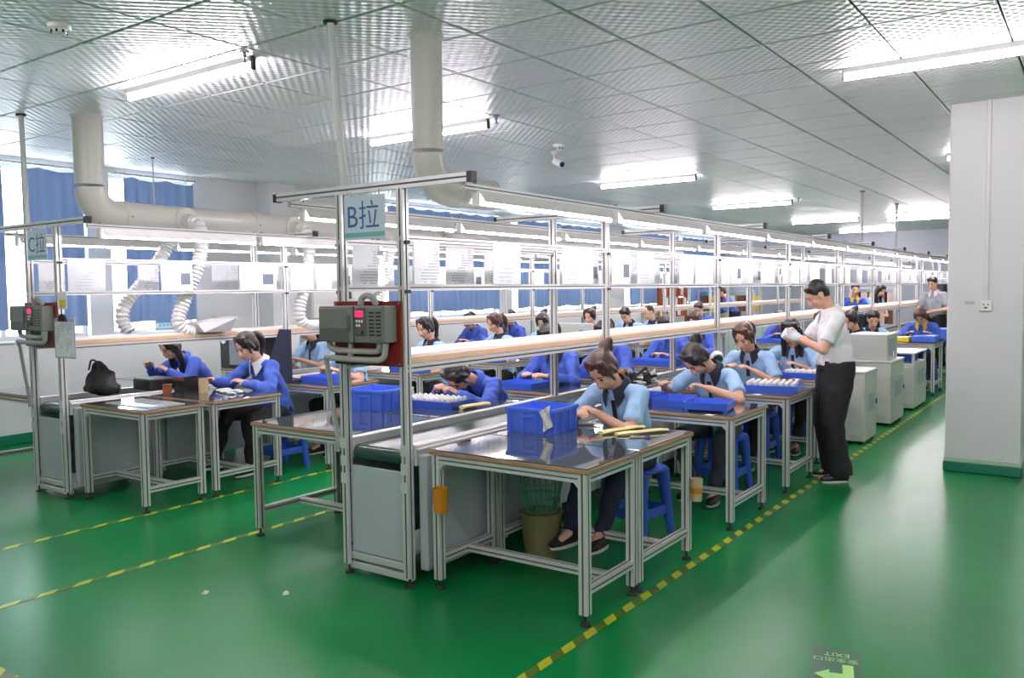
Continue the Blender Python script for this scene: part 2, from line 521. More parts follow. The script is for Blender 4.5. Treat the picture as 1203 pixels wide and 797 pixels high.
# ceiling of embossed metal tiles
U = 0.64
GX0, GY0 = -2.4247, 0.1454
ceil = structure('ceiling', MB().box(WX - 0.25, EX + 0.25, SY - 0.25, NY + 0.25, CZ + 0.022, CZ + 0.16), mat('dark_ceiling_void', (60, 62, 62), 0.8))
tile_me = MB().box(-U / 2 + .0055, U / 2 - .0055, -U / 2 + .0055, U / 2 - .0055, 0, 0.0225, 0.008).mesh('ceiling_tile', TILE_M)
cells = []
for i in range(-14, 12):
    for j in range(-12, 42):
        x, y = GX0 + (i + .5) * U, GY0 + (j + .5) * U
        if x < WX - U / 2 or x > EX + U / 2 or y < SY - U / 2 or y > NY + U / 2:
            continue
        d = V3((x, y, CZ - CAM_H)); dep = d.dot(_f)
        px = 601.5 + 984.1 * d.dot(_r2) / dep if dep > 0.3 else -9e9
        py = 398.5 - 984.1 * d.dot(_u2) / dep if dep > 0.3 else -9e9
        vis = dep > 0.3 and -70 < px < 1270 and py > -60
        cells.append((0 if vis else 1, d.length, x, y))
cells.sort()
rest = MB()
for k, (hid, dist, x, y) in enumerate(cells):
    if k < 300 and not hid:
        t = bpy.data.objects.new('ceiling_tile', tile_me); C.objects.link(t)
        t.location = (x, y, CZ); t.parent = ceil
    else:
        rest.box(max(x - U / 2 + .004, WX), min(x + U / 2 - .004, EX), max(y - U / 2 + .004, SY), min(y + U / 2 - .004, NY), CZ, CZ + 0.0225)
rt = rest.build('ceiling_tile_field', TILE_M, ceil); rt['kind'] = 'stuff'

# concrete pillar by the aisle
PX0, PX1, PY0, PY1 = -1.09, -0.53, 7.96, 8.56
pil = structure('pillar', MB().box(PX0, PX1, PY0, PY1, 0.0, CZ, 0.008), PILLAR_M)
MB().box(PX0 - 0.012, PX1 + 0.012, PY0 - 0.012, PY1 + 0.012, 0.0, 0.085, 0.008).build('skirting', GREEN_SKIRT, pil)
MB().box(PX0 - 0.006, PX1 + 0.006, PY0 - 0.006, PY1 + 0.006, 0.085, 0.125, 0.004).build('skirting_edge', mat('pale_green_paint', (176, 200, 176), 0.5), pil)
tr = tag(MB().box(-0.815, -0.785, PY0 - 0.014, PY0, 1.46, CZ, 0.003).build('cable_trunking', CONDUIT), 'white cable trunking running down the concrete pillar to the socket', 'trunking')
so = thing('wall_socket', 'white wall socket on the pillar below the cable trunking', 'socket', (-0.80, PY0, 1.42))
MB().box(-0.045, 0.045, -0.022, 0, -0.045, 0.04, 0.004).build('socket_plate', WHITE_LAM, so)
for a in (-0.016, 0.016):
    MB().box(a - 0.004, a + 0.004, -0.0235, -0.0215, 0.002, 0.014).build('socket_hole', BLACK, so)
MB().box(-0.012, 0.012, -0.0235, -0.0215, -0.024, -0.012).build('socket_hole', BLACK, so)
tag(MB().box(-0.955, -0.885, PY0 - 0.004, PY0, 1.43, 1.455).build('nameplate', CAB_D), 'small grey nameplate on the pillar next to the socket', 'plate')
# pilaster on the window wall
structure('pillar', MB().box(WX, WX + 0.3, 7.5, 7.95, 0, CZ, 0.006), WHITE_WALL)

# hazard tapes on the floor
for k, (xa, ya, xb, yb) in enumerate([(-1.935, 0.5, -1.80, 24.0), (-4.62, -1.5, -4.56, 24.0), (-5.69, -1.5, -5.58, 24.0)]):
    d = V3((xb - xa, yb - ya, 0)).normalized(); s = V3((-d.y, d.x, 0)) * 0.024
    a, b = V3((xa, ya, 0)), V3((xb, yb, 0))
    poly = [(q.x, q.y) for q in (a + s, b + s, b - s, a - s)]
    structure('trim_%d' % (k + 1), MB().prism(poly, 'z', 0.0, 0.0015), TAPE_M)
structure('trim_4', MB().box(-3.93, -3.70, 1.55, 1.60, 0, 0.0015), TAPE_M)

def lettering(text, size, m, parent, matrix, name='lettering', extrude=0.0, font_shear=0.0):
    c = bpy.data.curves.new(name, 'FONT'); c.body = text; c.size = size; c.extrude = extrude
    o = bpy.data.objects.new(name, c); LAB.collection.objects.link(o)
    LAB.view_layers[0].update()
    me = bpy.data.meshes.new_from_object(o.evaluated_get(LAB.view_layers[0].depsgraph))
    bpy.data.objects.remove(o)
    me.materials.clear(); me.materials.append(m)
    me.transform(matrix)
    o = bpy.data.objects.new(name, me); C.objects.link(o); o.parent = parent
    return o

# luminous exit marker stuck on the floor; its text reads from the far side
ex = thing('floor_exit_marker', 'dark green exit sticker with pale green arrow and lettering on the aisle floor', 'floor sticker', (-0.905, 3.665, 0), math.radians(195))
MB().prism([(-0.10, -0.10), (0.10, -0.10), (0.10, 0.30), (-0.10, 0.30)], 'z', 0.0, 0.0015).build('backing', MARK_BG, ex)
lettering('安全出口', 0.046, MARK, ex, Matrix.Translation((-0.088, 0.008, 0.0025)))
lettering('EXIT', 0.052, MARK, ex, Matrix.Translation((-0.056, -0.048, 0.0025)) @ Matrix.Scale(1.0, 4))
MB().prism([(-0.065, 0.065), (-0.022, 0.065), (-0.022, 0.155), (0.03, 0.155), (0.03, 0.125), (0.088, 0.18), (0.03, 0.235), (0.03, 0.205), (-0.065, 0.205)], 'z', 0.0015, 0.003).build('arrow', MARK, ex)
for x, y, rz in ((-3.89, 2.63, .4), (-3.52, 2.86, 1.3)):
    s = MB(); s.add([(-.02, -.012, 0.001), (.016, -.016, 0.001), (.022, .01, 0.012), (-.006, .02, 0.004), (0, 0, .02)], [(0, 1, 4), (1, 2, 4), (2, 3, 4), (3, 0, 4), (0, 3, 2, 1)])
    o = s.build('paper_scrap', WHITE_LAM); o.location = (x, y, 0); o.rotation_euler.z = rz
    tag(o, 'tiny crumpled white paper scrap lying on the green floor', 'litter', 'paper scraps on the floor')

# curtains and their rods along the window wall
def curtain(y0, y1, z0, z1, label, folds=0.16, seed=0):
    n = max(10, int((y1 - y0) / folds * 8)); rnd = random.Random(seed); ph = rnd.random() * 6
    X = WX + 0.10
    fr, bk = [], []
    rows = [z1, z1 - 0.06, z1 - 0.5, (z0 + z1) / 2, z0 + 0.3, z0]
    vs = []
    for side in (0, 1):
        for r, z in enumerate(rows):
            for i in range(n + 1):
                y = y0 + (y1 - y0) * i / n
                a = 0.026 * (0.65 if r < 2 else 1.0 + 0.2 * math.sin(r + y * 3)) * math.sin(2 * PI * y / folds + 0.7 * math.sin(y * 5 + ph) + 0.12 * r)
                zz = z - (0.03 * abs(math.sin(y * 7 + ph)) if r == 0 else 0) + (0.012 * math.sin(y * 9) if r == len(rows) - 1 else 0)
                vs.append((X + a + (0.005 if side else 0), y, zz))
    R, N = len(rows), n + 1
    fs = []
    for side in (0, 1):
        o = side * R * N
        for r in range(R - 1):
            for i in range(n):
                q = (o + r * N + i, o + r * N + i + 1, o + (r + 1) * N + i + 1, o + (r + 1) * N + i)
                fs.append(q if side else q[::-1])
    o = R * N
    for i in range(n):
        fs.append((i, i + 1, o + i + 1, o + i)); fs.append(((R - 1) * N + i, o + (R - 1) * N + i, o + (R - 1) * N + i + 1, (R - 1) * N + i + 1))
    for r in range(R - 1):
        fs.append((r * N, o + r * N, o + (r + 1) * N, (r + 1) * N)); fs.append((r * N + n, (r + 1) * N + n, o + (r + 1) * N + n, o + r * N + n))
    c = MB().add(vs, fs).build('curtain', CURTAIN, None, 60)
    return tag(c, label, 'curtain')
def rod(y0, y1, label):
    t = thing('curtain_rod', label, 'curtain rod', (WX + 0.10, (y0 + y1) / 2, 3.03))
    L = (y1 - y0) / 2
    MB().tube([(0, -L, 0), (0, L, 0)], 0.014, 10).build('rod', RING, t, 40)
    for y in (-L, L):
        MB().ell((0, y, 0), (.024, .024, .024), n=10, m=6).build('finial', RING, t, 60)
        MB().tube([(0, y * 0.97, 0), (-0.10, y * 0.97, 0.0)], 0.010, 8).build('bracket', RING, t, 40)
    k = 0
    y = -L + .12
    while y < L - .1:
        rr = MB(); rr.rings([[(math.cos(b) * 0.004 * math.cos(a) + math.cos(a) * 0.022, y + math.sin(b) * 0.004, math.sin(a) * (0.022 + math.cos(b) * 0.004)) for b in [2 * PI * q / 5 for q in range(5)]] for a in [2 * PI * q / 12 for q in range(12)]], cap=False, closed=True)
        rr.build('curtain_ring', RING, t, 60); y += 0.2
    return t
rod(2.4, 5.1, 'metal curtain rod above the window beside the upright duct of line C')
rod(5.42, 6.47, 'short metal curtain rod over the narrow window')
rod(9.8, 13.2, 'metal curtain rod over the window behind the end of line B frame')
rod(13.6, 17.3, 'metal curtain rod over the wide window opposite the parts rack')
rod(18.4, 24.8, 'long metal curtain rod over the last window')
curtain(2.6, 4.17, 1.25, 3.0, 'blue pleated curtain drawn to the far end of the first window', seed=1)
curtain(4.37, 5.02, 1.25, 3.0, 'narrow blue pleated curtain hanging behind the upright duct of line C', seed=2)
curtain(5.52, 6.44, 1.27, 3.0, 'blue pleated curtain in the narrow window beside the electrical cabinet wall', seed=3)
curtain(10.0, 13.05, 1.24, 3.0, 'wide blue pleated curtain behind the benches of line C', seed=4)
curtain(13.65, 17.2, 1.24, 3.0, 'wide blue pleated curtain next to the orange coil rack', seed=5)
curtain(18.5, 21.4, 1.2, 3.0, 'dark blue pleated curtain at the last window, near half', seed=6)
curtain(21.6, 24.7, 1.2, 3.0, 'dark blue pleated curtain at the last window, by the back wall', seed=7)

# fluorescent ceiling lamps
def ceiling_lamp(x0, x1, y, label, grp='ceiling tube lamps'):
    t = thing('ceiling_lamp', label, 'lamp', ((x0 + x1) / 2, y, CZ), 0, grp)
    L = (x1 - x0) / 2
    MB().prism([(-.030, 0), (.030, 0), (.022, -.035), (-.022, -.035)], 'x', -L, L).build('housing', WHITE_LAM, t)
    for s in (-1, 1):
        MB().box(s * L - .012, s * L + .012, -.016, .016, -.085, 0.0, 0.004).build('lampholder', BLACK if s > 0 else WHITE_LAM, t)
    MB().tube([(-L + .012, 0, -.066), (L - .012, 0, -.066)], 0.017, 12).build('tube', GLOW_CEIL, t, 40)
    return t
for y in (3.50, 6.00, 10.60, 14.80, 19.6, 23.8):
    ceiling_lamp(-5.9, -4.47, y, 'lit ceiling tube lamp added out of view as fill, over the walkway between lines B and C')
for y in (-5.4, -3.6, -1.8, 0.0, 1.8, 6.20, 10.9, 15.4):  # lamps behind and above the camera are unseen, added for fill light
    ceiling_lamp(-1.52, -0.10, y, 'lit tube lamp on the ceiling over the aisle by the pillar, in a row extended out of view for fill')
ceiling_lamp(-4.0, -2.65, 20.3, 'lit tube lamp on the ceiling over the distant end of line B', 'tube lamps over line B end')
ceiling_lamp(-3.75, -2.3, 18.9, 'lit tube lamp on the ceiling over the distant end of line B', 'tube lamps over line B end')
for y in (-4.6, -1.5, 1.6, 4.2, 8.5, 13.0, 18.0):  # whole row is out of view, added to bring more fill into the room
    ceiling_lamp(1.6, 3.0, y, 'unseen tube lamp added for fill on the ceiling beyond the pillar', 'added fill lamps beyond the pillar')
for y in (-4.6, -1.8, 0.6):  # unseen walkway lamps, added as fill from the camera's side
    ceiling_lamp(-5.9, -4.47, y, 'lit ceiling tube lamp added out of view as fill, over the walkway between lines B and C')

def smoke_detector(x, y, label):
    t = thing('smoke_detector', label, 'smoke detector', (x, y, CZ))
    MB().lathe([(0.001, 0), (.062, 0), (.062, -.016), (.056, -.024), (.001, -.026)], n=24).build('base', WHITE_LAM, t, 40)
    MB().lathe([(0.001, -.024), (.045, -.024), (.045, -.032), (.03, -.05), (.001, -.053)], n=24).build('sensor_dome', WHITE_LAM, t, 40)
    for k in range(8):
        a = k * PI / 4
        MB().box(-.006, .006, -.002, .002, -.046, -.030).build('slot', BLACK, t).matrix_local = Matrix.Rotation(a, 4, 'Z') @ Matrix.Translation((0, -.043, 0))
    return t
smoke_detector(-4.8, 2.45, 'round white smoke detector on the ceiling near the bent duct of line C')
smoke_detector(-4.69, 7.52, 'small round white smoke detector beside the dome camera')
dc = thing('security_camera', 'small white security camera hanging from the ceiling', 'camera', (-4.98, 7.9, CZ))
MB().lathe([(0.001, 0), (.04, 0), (.04, -.02), (.012, -.03), (.012, -.09), (.001, -.09)], n=16).build('mount', WHITE_LAM, dc, 40)
MB().tube([(0, 0, -.10), (.12, -.04, -.15)], [.035, .04], 14).build('camera_body', WHITE_LAM, dc, 40)
MB().tube([(.118, -.039, -.149), (.126, -.042, -.152)], .03, 14).build('lens', BLACK, dc, 40)
def sprinkler(x, y):
    t = thing('fire_sprinkler', 'small chrome fire sprinkler with blue bulb below the ceiling tiles', 'sprinkler', (x, y, CZ), 0, 'ceiling sprinklers')
    MB().lathe([(.001, 0), (.03, 0), (.028, -.01), (.012, -.014), (.012, -.04), (.001, -.04)], n=14).build('rosette', STEEL, t, 40)
    MB().tube([(0, 0, -.038), (0, 0, -.068)], .006, 8).build('bulb', mat('blue_glass_bulb', (70, 110, 200), 0.1), t, 40)
    MB().lathe([(.001, -.066), (.017, -.067), (.017, -.071), (.001, -.072)], n=12).build('deflector', STEEL, t, 40)
sprinkler(-4.42, 3.40); sprinkler(-4.32, 5.92); sprinkler(-4.3, 14.6)

# small wall notices and an electrical cabinet at the window wall
for k, y in enumerate((6.12, 6.84)):
    t = thing('wall_notice', 'pale notice strip with blue lines ' + ('below the narrow curtain' if k == 0 else 'on the plain wall past the narrow curtain'), 'notice', (WX + 0.003, y, 1.15))
    MB().box(0, .004, -.20, .20, 0, .13).build('board', WHITE_LAM, t)
    for z in (.012, .098):
        MB().box(.004, .006, -.20, .20, z, z + .022).build('stripe', SIGN_TEAL, t)
    for q in range(6):
        MB().box(.004, .0055, -.15 + q * .05, -.15 + q * .05 + .036, .048, .086).build('print_mark', mat('pale_blue_print', (150, 186, 206), .6), t)
ec = thing('electrical_cabinet', 'white steel electrical cabinet standing against the window wall', 'cabinet', (WX + 0.2, 8.65, 0))
MB().box(-.19, .2, -.55, .55, 0.0, 1.85, .01).build('body', WHITE_LAM, ec)
for s in (-1, 1):
    d = MB().box(.2, .215, s * .275 - .26, s * .275 + .26, .06, 1.8, .004).build('door', WHITE_LAM, ec)
    MB().box(.215, .23, s * .05 - .012, s * .05 + .012, .85, 1.0, .004).build('handle', BLACK, d)
MB().box(.2155, .219, .06, .2, 1.5, 1.62).build('meter_window', BLACK, ec)

# ------------------------------------------------------------------ assembly lines: conveyor, overhead frame, lamps, sheets
Y0 = 3.30
BAY = 2.2
NB = 10
LEN = BAY * (NB - 1)
def foot(mb_parent, x, y, h=0.06):
    MB().lathe([(.001, 0), (.028, 0), (.026, .012), (.008, .018), (.008, h), (.001, h)], (x, y, 0), 12).build('levelling_foot', DARK, mb_parent, 40)

def line_frame(cx, letter, where):
    t = thing('overhead_frame', 'long aluminium overhead frame with shelf and light rails of line %s, %s' % (letter, where), 'workstation frame', (cx, Y0, 0))
    for k in range(NB):
        y = k * BAY
        for x in (-.23, .23):
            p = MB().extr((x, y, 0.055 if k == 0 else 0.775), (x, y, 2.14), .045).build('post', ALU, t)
            if k == 0:
                foot(p, x, y, .056)
                for z in (0.72, 0.62, 0.52):
                    MB().box(x - .026, x + .026, y - .028, y - .0225, z, z + .06, .002).build('joint_plate', ALU, p)
            for z in (1.62, 1.88):
                MB().box(x + (.023 if x > 0 else -.035), x + (.035 if x > 0 else -.023), y - .02, y + .02, z - .03, z - .012, .002).build('bracket', DARK, p)
        b = MB().extr((-.76, y, 2.1625), (.69, y, 2.1625), .045).build('crossbeam', ALU, t)
        for x in (-.765, .695):
            MB().box(x - .016, x + .016, y - .026, y + .026, 2.136, 2.189, .004).build('end_cap', BLACK, b)
    for x in (-.23, .23):
        for z in (1.62, 1.88):
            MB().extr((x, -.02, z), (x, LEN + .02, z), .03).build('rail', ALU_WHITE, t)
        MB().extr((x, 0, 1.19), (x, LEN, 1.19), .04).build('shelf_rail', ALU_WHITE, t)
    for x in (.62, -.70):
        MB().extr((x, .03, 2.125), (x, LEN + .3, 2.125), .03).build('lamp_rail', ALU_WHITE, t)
    s = MB().box(-.205, .205, .0, LEN, 1.21, 1.2575, .002).build('shelf_board', WHITE_LAM, t)
    for x in (-.213, .213):
        MB().box(x - .008, x + .008, .0, LEN, 1.213, 1.245, .002).build('edge_strip', PALE_WOOD, s)
    return t

def line_lamps(cx, letter):
    proto = None
    for x, side in ((.62, 'aisle'), (-.70, 'window')):
        for k in range(13):
            y = Y0 + .12 + 1.5 * k
            lab = 'lit tube lamp under the %s-side light rail of line %s' % (side, letter)
            if proto is None:
                t = thing('bench_lamp', lab, 'lamp', (cx + x, y, 2.05), 0, 'bench lamps of line ' + letter)
                MB().prism([(-.055, 0.0), (-.02, .06), (.02, .06), (.055, 0.0), (.05, 0.0), (.016, .05), (-.016, .05), (-.05, 0.0)], 'y', 0.02, 1.42).build('reflector', WHITE_LAM, t)
                for yy in (.0, 1.42):
                    MB().box(-.022, .022, yy, yy + .02, -.022, .062, .004).build('lampholder', WHITE_LAM, t)
                    MB().box(-.012, .012, yy + .002, yy + .018, .06, .105, .003).build('clip', STEEL, t)
                MB().tube([(0, .02, .005), (0, 1.42, .005)], .016, 10).build('tube', GLOW_LINE, t, 40)
                proto = t
            else:
                dup(proto, (cx + x, y, 2.05), None, lab, 'bench lamps of line ' + letter)

def conveyor(cx, letter, label):
    t = thing('belt_conveyor', label, 'conveyor', (cx, Y0, 0))
    zt = .735; r = .045
    prof = [(0.0 - r * math.sin(a), zt - r + r * math.cos(a)) for a in [PI * q / 8 for q in range(9)]]
    ring = [(y + r + .02, z) for y, z in prof] + [(LEN, zt - 2 * r), (LEN, zt)]
    MB().prism(ring, 'x', -.2, .2).build('belt', BELT, t, 30)
    for x in (-.235, .235):
        MB().box(x - .03, x + .03, .03, LEN, .66, .775, .004).build('side_rail', ALU, t)
        MB().box(x + (-.05 if x < 0 else .03), x + (-.03 if x < 0 else .05), .03, LEN, .745, .757, .002).build('rail_lip', ALU_WHITE, t)
    MB().box(-.235, .235, .005, .02, .13, .625, .004).build('end_panel', COVER, t)
    MB().box(-.235, .235, .0, .045, .085, .125, .003).build('base_rail', ALU, t)
    MB().box(-.235, .235, .0, .045, .03, .068, .003).build('base_rail', ALU, t)
    for x in (-.29, .29):
        MB().box(x - .028, x + .028, .05, .80, .09, .72, .006).build('side_cover', COVER, t)
        y = .82
        while y < LEN - .2:
            MB().box(x - .02, x + .02, y, min(y + 1.08, LEN), .16, .66, .004).build('side_cover', COVER, t)
            y += 1.1
        for q in range(NB):
            y = .75 if q == 0 else q * BAY
            g = MB().extr((x * .95, y, .055), (x * .95, y, .66), .045).build('leg', ALU, t)
            foot(g, x * .95, y, .056)
        for z in (.2, .4, .6):
            MB().lathe([(.001, 0), (.007, .0), (.006, .004), (.001, .005)], (0, 0, 0), 8).build('bolt', DARK, t).matrix_local = Matrix.Translation((x + (.028 if x > 0 else -.028), .12, z)) @ Matrix.Rotation(PI / 2 * (1 if x > 0 else -1), 4, 'Y')
    for x in (-.21, .21):
        for z in (.17, .59):
            MB().box(x - .006, x + .006, .0, .006, z - .006, z + .006, .002).build('bolt', DARK, t)
    return t

def line_sheets(cx, letter, seed):
    rnd = random.Random(seed)
    proto = {}
    for x, side in ((.23, 'aisle'), (-.23, 'window')):
        for k in range(NB - 1):
            y = k * BAY + .06
            end = (k + 1) * BAY - .05
            while y < end - .2:
                wd = rnd.choice((.20, .21, .29, .30, .42))
                gap = rnd.choice((.02, .05, .12, .3, .5))
                if y + wd > end:
                    break
                kind = rnd.choice((0, 0, 0, 1))
                lab = '%s hung between the upper %s-side rails of line %s' % (('white printed work instruction sheet', 'grey frosted document sleeve')[kind], side, letter)
                key = (wd, kind)
                loc = (cx + x + .0185, Y0 + y, 1.636)
                if key not in proto:
                    o = MB().box(0, .003, 0, wd, 0, .245 if wd > .25 else .228, 0).mesh('instruction_sheet', (PAPER, PAPER2)[kind])
                    proto[key] = o
                o = bpy.data.objects.new('instruction_sheet', proto[key]); C.objects.link(o)
                o.location = loc
                tag(o, lab, 'sheet', 'instruction sheets of line ' + letter)
                if wd >= .29 and kind == 0 and rnd.random() < .5:
                    MB().box(.003, .0045, wd * .62, wd * .92, .05, .15).build('photo_print', mat('dark_photo_print', (96, 108, 122), .4), o)
                y += wd + gap

CXB, CXC = -3.26, -6.87
line_frame(CXB, 'B', 'nearer the pillar')
line_frame(CXC, 'C', 'nearer the windows')
line_lamps(CXB, 'B'); line_lamps(CXC, 'C')
conveyor(CXB, 'B', 'belt conveyor with grey steel covers and dark green belt of line B')
conveyor(CXC, 'C', 'belt conveyor with grey steel covers and dark green belt of line C')
line_sheets(CXB, 'B', 3); line_sheets(CXC, 'C', 11)

# hanging line signs
def line_sign(cx, text, label):
    t = thing('line_sign', label, 'sign', (cx - .015, Y0 - .03, 1.885))
    MB().box(-.155, .155, -.006, .0, 0, .235, .002).build('board', SIGN_BG, t)
    MB().box(-.15, .15, -.0075, -.006, .012, .038).build('stripe', SIGN_TEAL, t)
    lettering(text, .165, SIGN_INK, t, Matrix.Translation((-.135, -.0085, .068)) @ Matrix.Rotation(PI / 2, 4, 'X') @ Matrix.Diagonal((.98, 1.0, 1, 1)))
    for x in (-.11, .11):
        MB().tube([(x, -.003, .235), (x, -.003, .262)], .004, 6).build('hook', STEEL, t)
line_sign(CXB, 'B拉', 'pale blue sign board reading B拉 hung on the end of line B')
line_sign(CXC, 'C拉', 'pale blue sign board reading C拉 hung on the end of line C')

# motor inverter on its red board
def inverter(cx, label):
    t = thing('motor_inverter', label, 'inverter', (cx, Y0 - .0225, 1.2))
    MB().box(-.27, .24, -.014, 0, 0, .35, .003).build('mounting_board', RED_BD, t)
    for x in (-.255, .225):
        for z in (.015, .335):
            MB().tube([(x, -.018, z), (x, -.013, z)], .006, 8).build('screw', STEEL, t)
    MB().box(-.275, -.015, -.135, -.014, .085, .315, .006).build('case', INV, t)
    MB().box(-.27, -.04, -.141, -.133, .17, .30, .004).build('terminal_cover', INV, t)
    MB().box(-.27, -.04, -.139, -.133, .09, .165, .004).build('terminal_cover', INV_D, t)
    MB().box(-.05, -.028, -.145, -.133, .16, .26, .003).build('latch', INV_D, t)
    MB().box(-.013, .21, -.120, -.014, .085, .315, .006).build('drive_case', INV, t)
    kp = MB().box(-.005, .075, -.131, -.119, .13, .305, .004).build('keypad', INV_D, t)
    MB().box(.008, .062, -.133, -.130, .248, .285).build('display', LED, kp)
    for i in range(2):
        for j in range(3):
            MB().box(.01 + .019 * j, .024 + .019 * j, -.135, -.130, .185 + .026 * i, .202 + .026 * i, .002).build('button', (RED if (i, j) == (0, 2) else ALU_WHITE), kp)
    MB().tube([(.06, -.135, .15), (.06, -.123, .15)], .012, 12).build('knob', DARK, kp, 40)
    MB().box(.095, .2, -.128, -.119, .1, .305, .004).build('vent_cover', INV, t)
    for j in range(2):
        for i in range(7):
            MB().box(.105 + .05 * j, .142 + .05 * j, -.1295, -.127, .13 + .023 * i, .141 + .023 * i).build('vent_slot', BLACK, t)
    for o_ in list(t.children):
        if o_.name.split('.')[0] not in ('mounting_board', 'screw'):
            o_.matrix_local = Matrix.Translation((0, 0, .13 - .085 * .85)) @ Matrix.Diagonal((1, .9, .85, 1))
    pipes = [[(-.02, -.05, .33), (-.01, -.05, .37), (.03, -.05, .385), (.07, -.05, .37), (.08, -.03, .33)],
             [(-.28, -.07, .04), (-.1, -.07, .035), (.13, -.07, .035), (.17, -.07, .055), (.18, -.07, .13)],
             [(-.26, -.06, .13), (-.25, -.06, .09), (-.2, -.06, .08), (.08, -.06, .08), (.12, -.06, .085), (.13, -.06, .13)],
             [(-.1, -.05, .13), (-.1, -.05, .08), (-.1, -.06, .04)]]
    for k, p in enumerate(pipes):
        q = []
        for i in range(len(p) - 1):
            for s in range(5):
                q.append(V3(p[i]).lerp(V3(p[i + 1]), s / 5))
        q.append(V3(p[-1]))
        for _ in range(3):
            q = [q[0]] + [(q[i - 1] + q[i] * 2 + q[i + 1]) / 4 for i in range(1, len(q) - 1)] + [q[-1]]
        MB().tube(q, .017, 10).build('conduit_pipe', PIPE_G, t, 40)
    MB().tube([(-.28, -.07, .04), (-.29, -.05, -.02), (-.27, -.01, -.4), (-.27, -.005, -.5)], .013, 8).build('conduit_pipe', PIPE_G, t, 40)
    return t
inv = inverter(CXB, 'grey motor inverter with red display on dark red board at the end of line B')
dup(inv, (CXC, Y0 - .0225, 1.2), None, 'grey motor inverter on dark red board at the end of line C')

# clipboard and tag on the end post of line C
cb = thing('clipboard', 'clear clipboard with white form hanging on the end post of line C', 'clipboard', (-6.52, Y0 - .03, 1.12))
MB().box(-.15, .16, -.008, 0, 0, .31, .003).build('board', mat('pale_acrylic', (190, 196, 214), .2), cb)
MB().box(-.13, .145, -.011, -.008, .012, .285).build('paper', PAPER, cb)
MB().prism([(-.06, .285), (.06, .285), (.045, .325), (.02, .34), (-.02, .34), (-.045, .325)], 'y', -.022, -.008).build('clip', DARK, cb)
tg = thing('hanging_tag', 'white card tag with yellow band hung above the clipboard', 'tag', (-6.53, Y0 - .03, 1.50))
MB().box(-.06, .06, -.003, 0, 0, .13, 0).build('card', WHITE_LAM, tg)
MB().box(-.055, .055, -.0045, -.003, .015, .07).build('band', YELLOW, tg)
MB().tube([(0, -.002, .13), (-.02, -.002, .18)], .003, 6).build('string', STEEL, tg)

# poles and ducts
def pole(p0, p1, label, r=.02):
    t = thing('conduit_pole', label, 'pole', p1)
    a, b = V3(p0) - V3(p1), V3((0, 0, 0))
    MB().tube([b, a], r, 12).build('pipe', CONDUIT, t, 40)
    MB().lathe([(.001, 0), (r * 2, 0), (r * 2, -.012), (.001, -.014)], a, 14).build('ceiling_flange', DARK, t, 40)
pole((-3.56, 3.32, CZ), (-3.49, 3.33, 2.185), 'thin white conduit pole rising from the end of line B to the ceiling')
pole((-7.38, 3.42, CZ), (-7.16, 3.33, 2.185), 'thin white conduit pole rising from the end of line C to the ceiling')
pole((-3.2, 14.3, CZ), (-3.2, 14.3, 2.14), 'white conduit pole above the middle of line B')
pole((-3.2, 17.0, CZ), (-3.2, 17.0, 2.14), 'white conduit pole above the distant half of line B')
pole((-8.6, 5.35, CZ), (-8.6, 5.35, 2.4), 'short dark rod hanging from the ceiling by the narrow curtain', .009)

def smooth_path(p, n=8, it=4):
    q = []
    for i in range(len(p) - 1):
        for s in range(n):
            q.append(V3(p[i]).lerp(V3(p[i + 1]), s / n))
    q.append(V3(p[-1]))
    for _ in range(it):
        q = [q[0]] + [(q[i - 1] + q[i] * 2 + q[i + 1]) / 4 for i in range(1, len(q) - 1)] + [q[-1]]
    return q
def duct(x, y, rv, rh, zc, ylen, stubs, label):
    t = thing('ventilation_duct', label, 'duct', (x, y, 0))
    R = rh + .10
    MB().tube([(0, 0, CZ), (0, 0, zc + R + .02)], rv, 28).build('upright_pipe', PVC, t, 40)
    MB().lathe([(rv, 0), (rv + .012, 0), (rv + .012, -.012), (rv, -.012)], (0, 0, CZ), 28).build('ceiling_collar', PVC, t, 40)
    el = [(0, R - R * math.cos(a), zc + R - R * math.sin(a)) for a in [PI / 2 * q / 9 for q in range(10)]]
    MB().tube(el, [rv + (rh - rv) * q / 9 + .004 for q in range(10)], 28).build('elbow', PVC, t, 40)
    MB().tube([(0, R - .01, zc), (0, ylen, zc)], rh, 28).build('main_pipe', PVC, t, 40)
    yy = R + .02
    while yy < ylen:
        MB().tube([(0, yy, zc), (0, yy + .07, zc)], rh + .007, 28).build('sleeve', PVC, t, 40)
        MB().ell((rh + .004, yy + .035, zc), (.006, .008, .008), n=8, m=5).build('rivet', DARK, t)
        yy += 1.35
    for s in stubs:
        a = V3((.0, s - y, zc)); b = V3((rh + .09, s - y, zc - .02))
        MB().tube([a, b], .075, 20).build('stub', PVC, t, 40)
        MB().tube([V3((rh - .01, s - y, zc)), V3((rh + .012, s - y, zc))], .115, 20).build('stub_flange', PVC, t, 40)
    return t
duct(-7.05, 3.80, .118, .135, 2.28, 12.0, (4.62, 5.88, 7.1, 8.4), 'cream bent ventilation duct running over line C')
duct(-3.31, 3.84, .092, .097, 2.22, .62, (), 'cream bent ventilation duct dropping from the ceiling over line B')

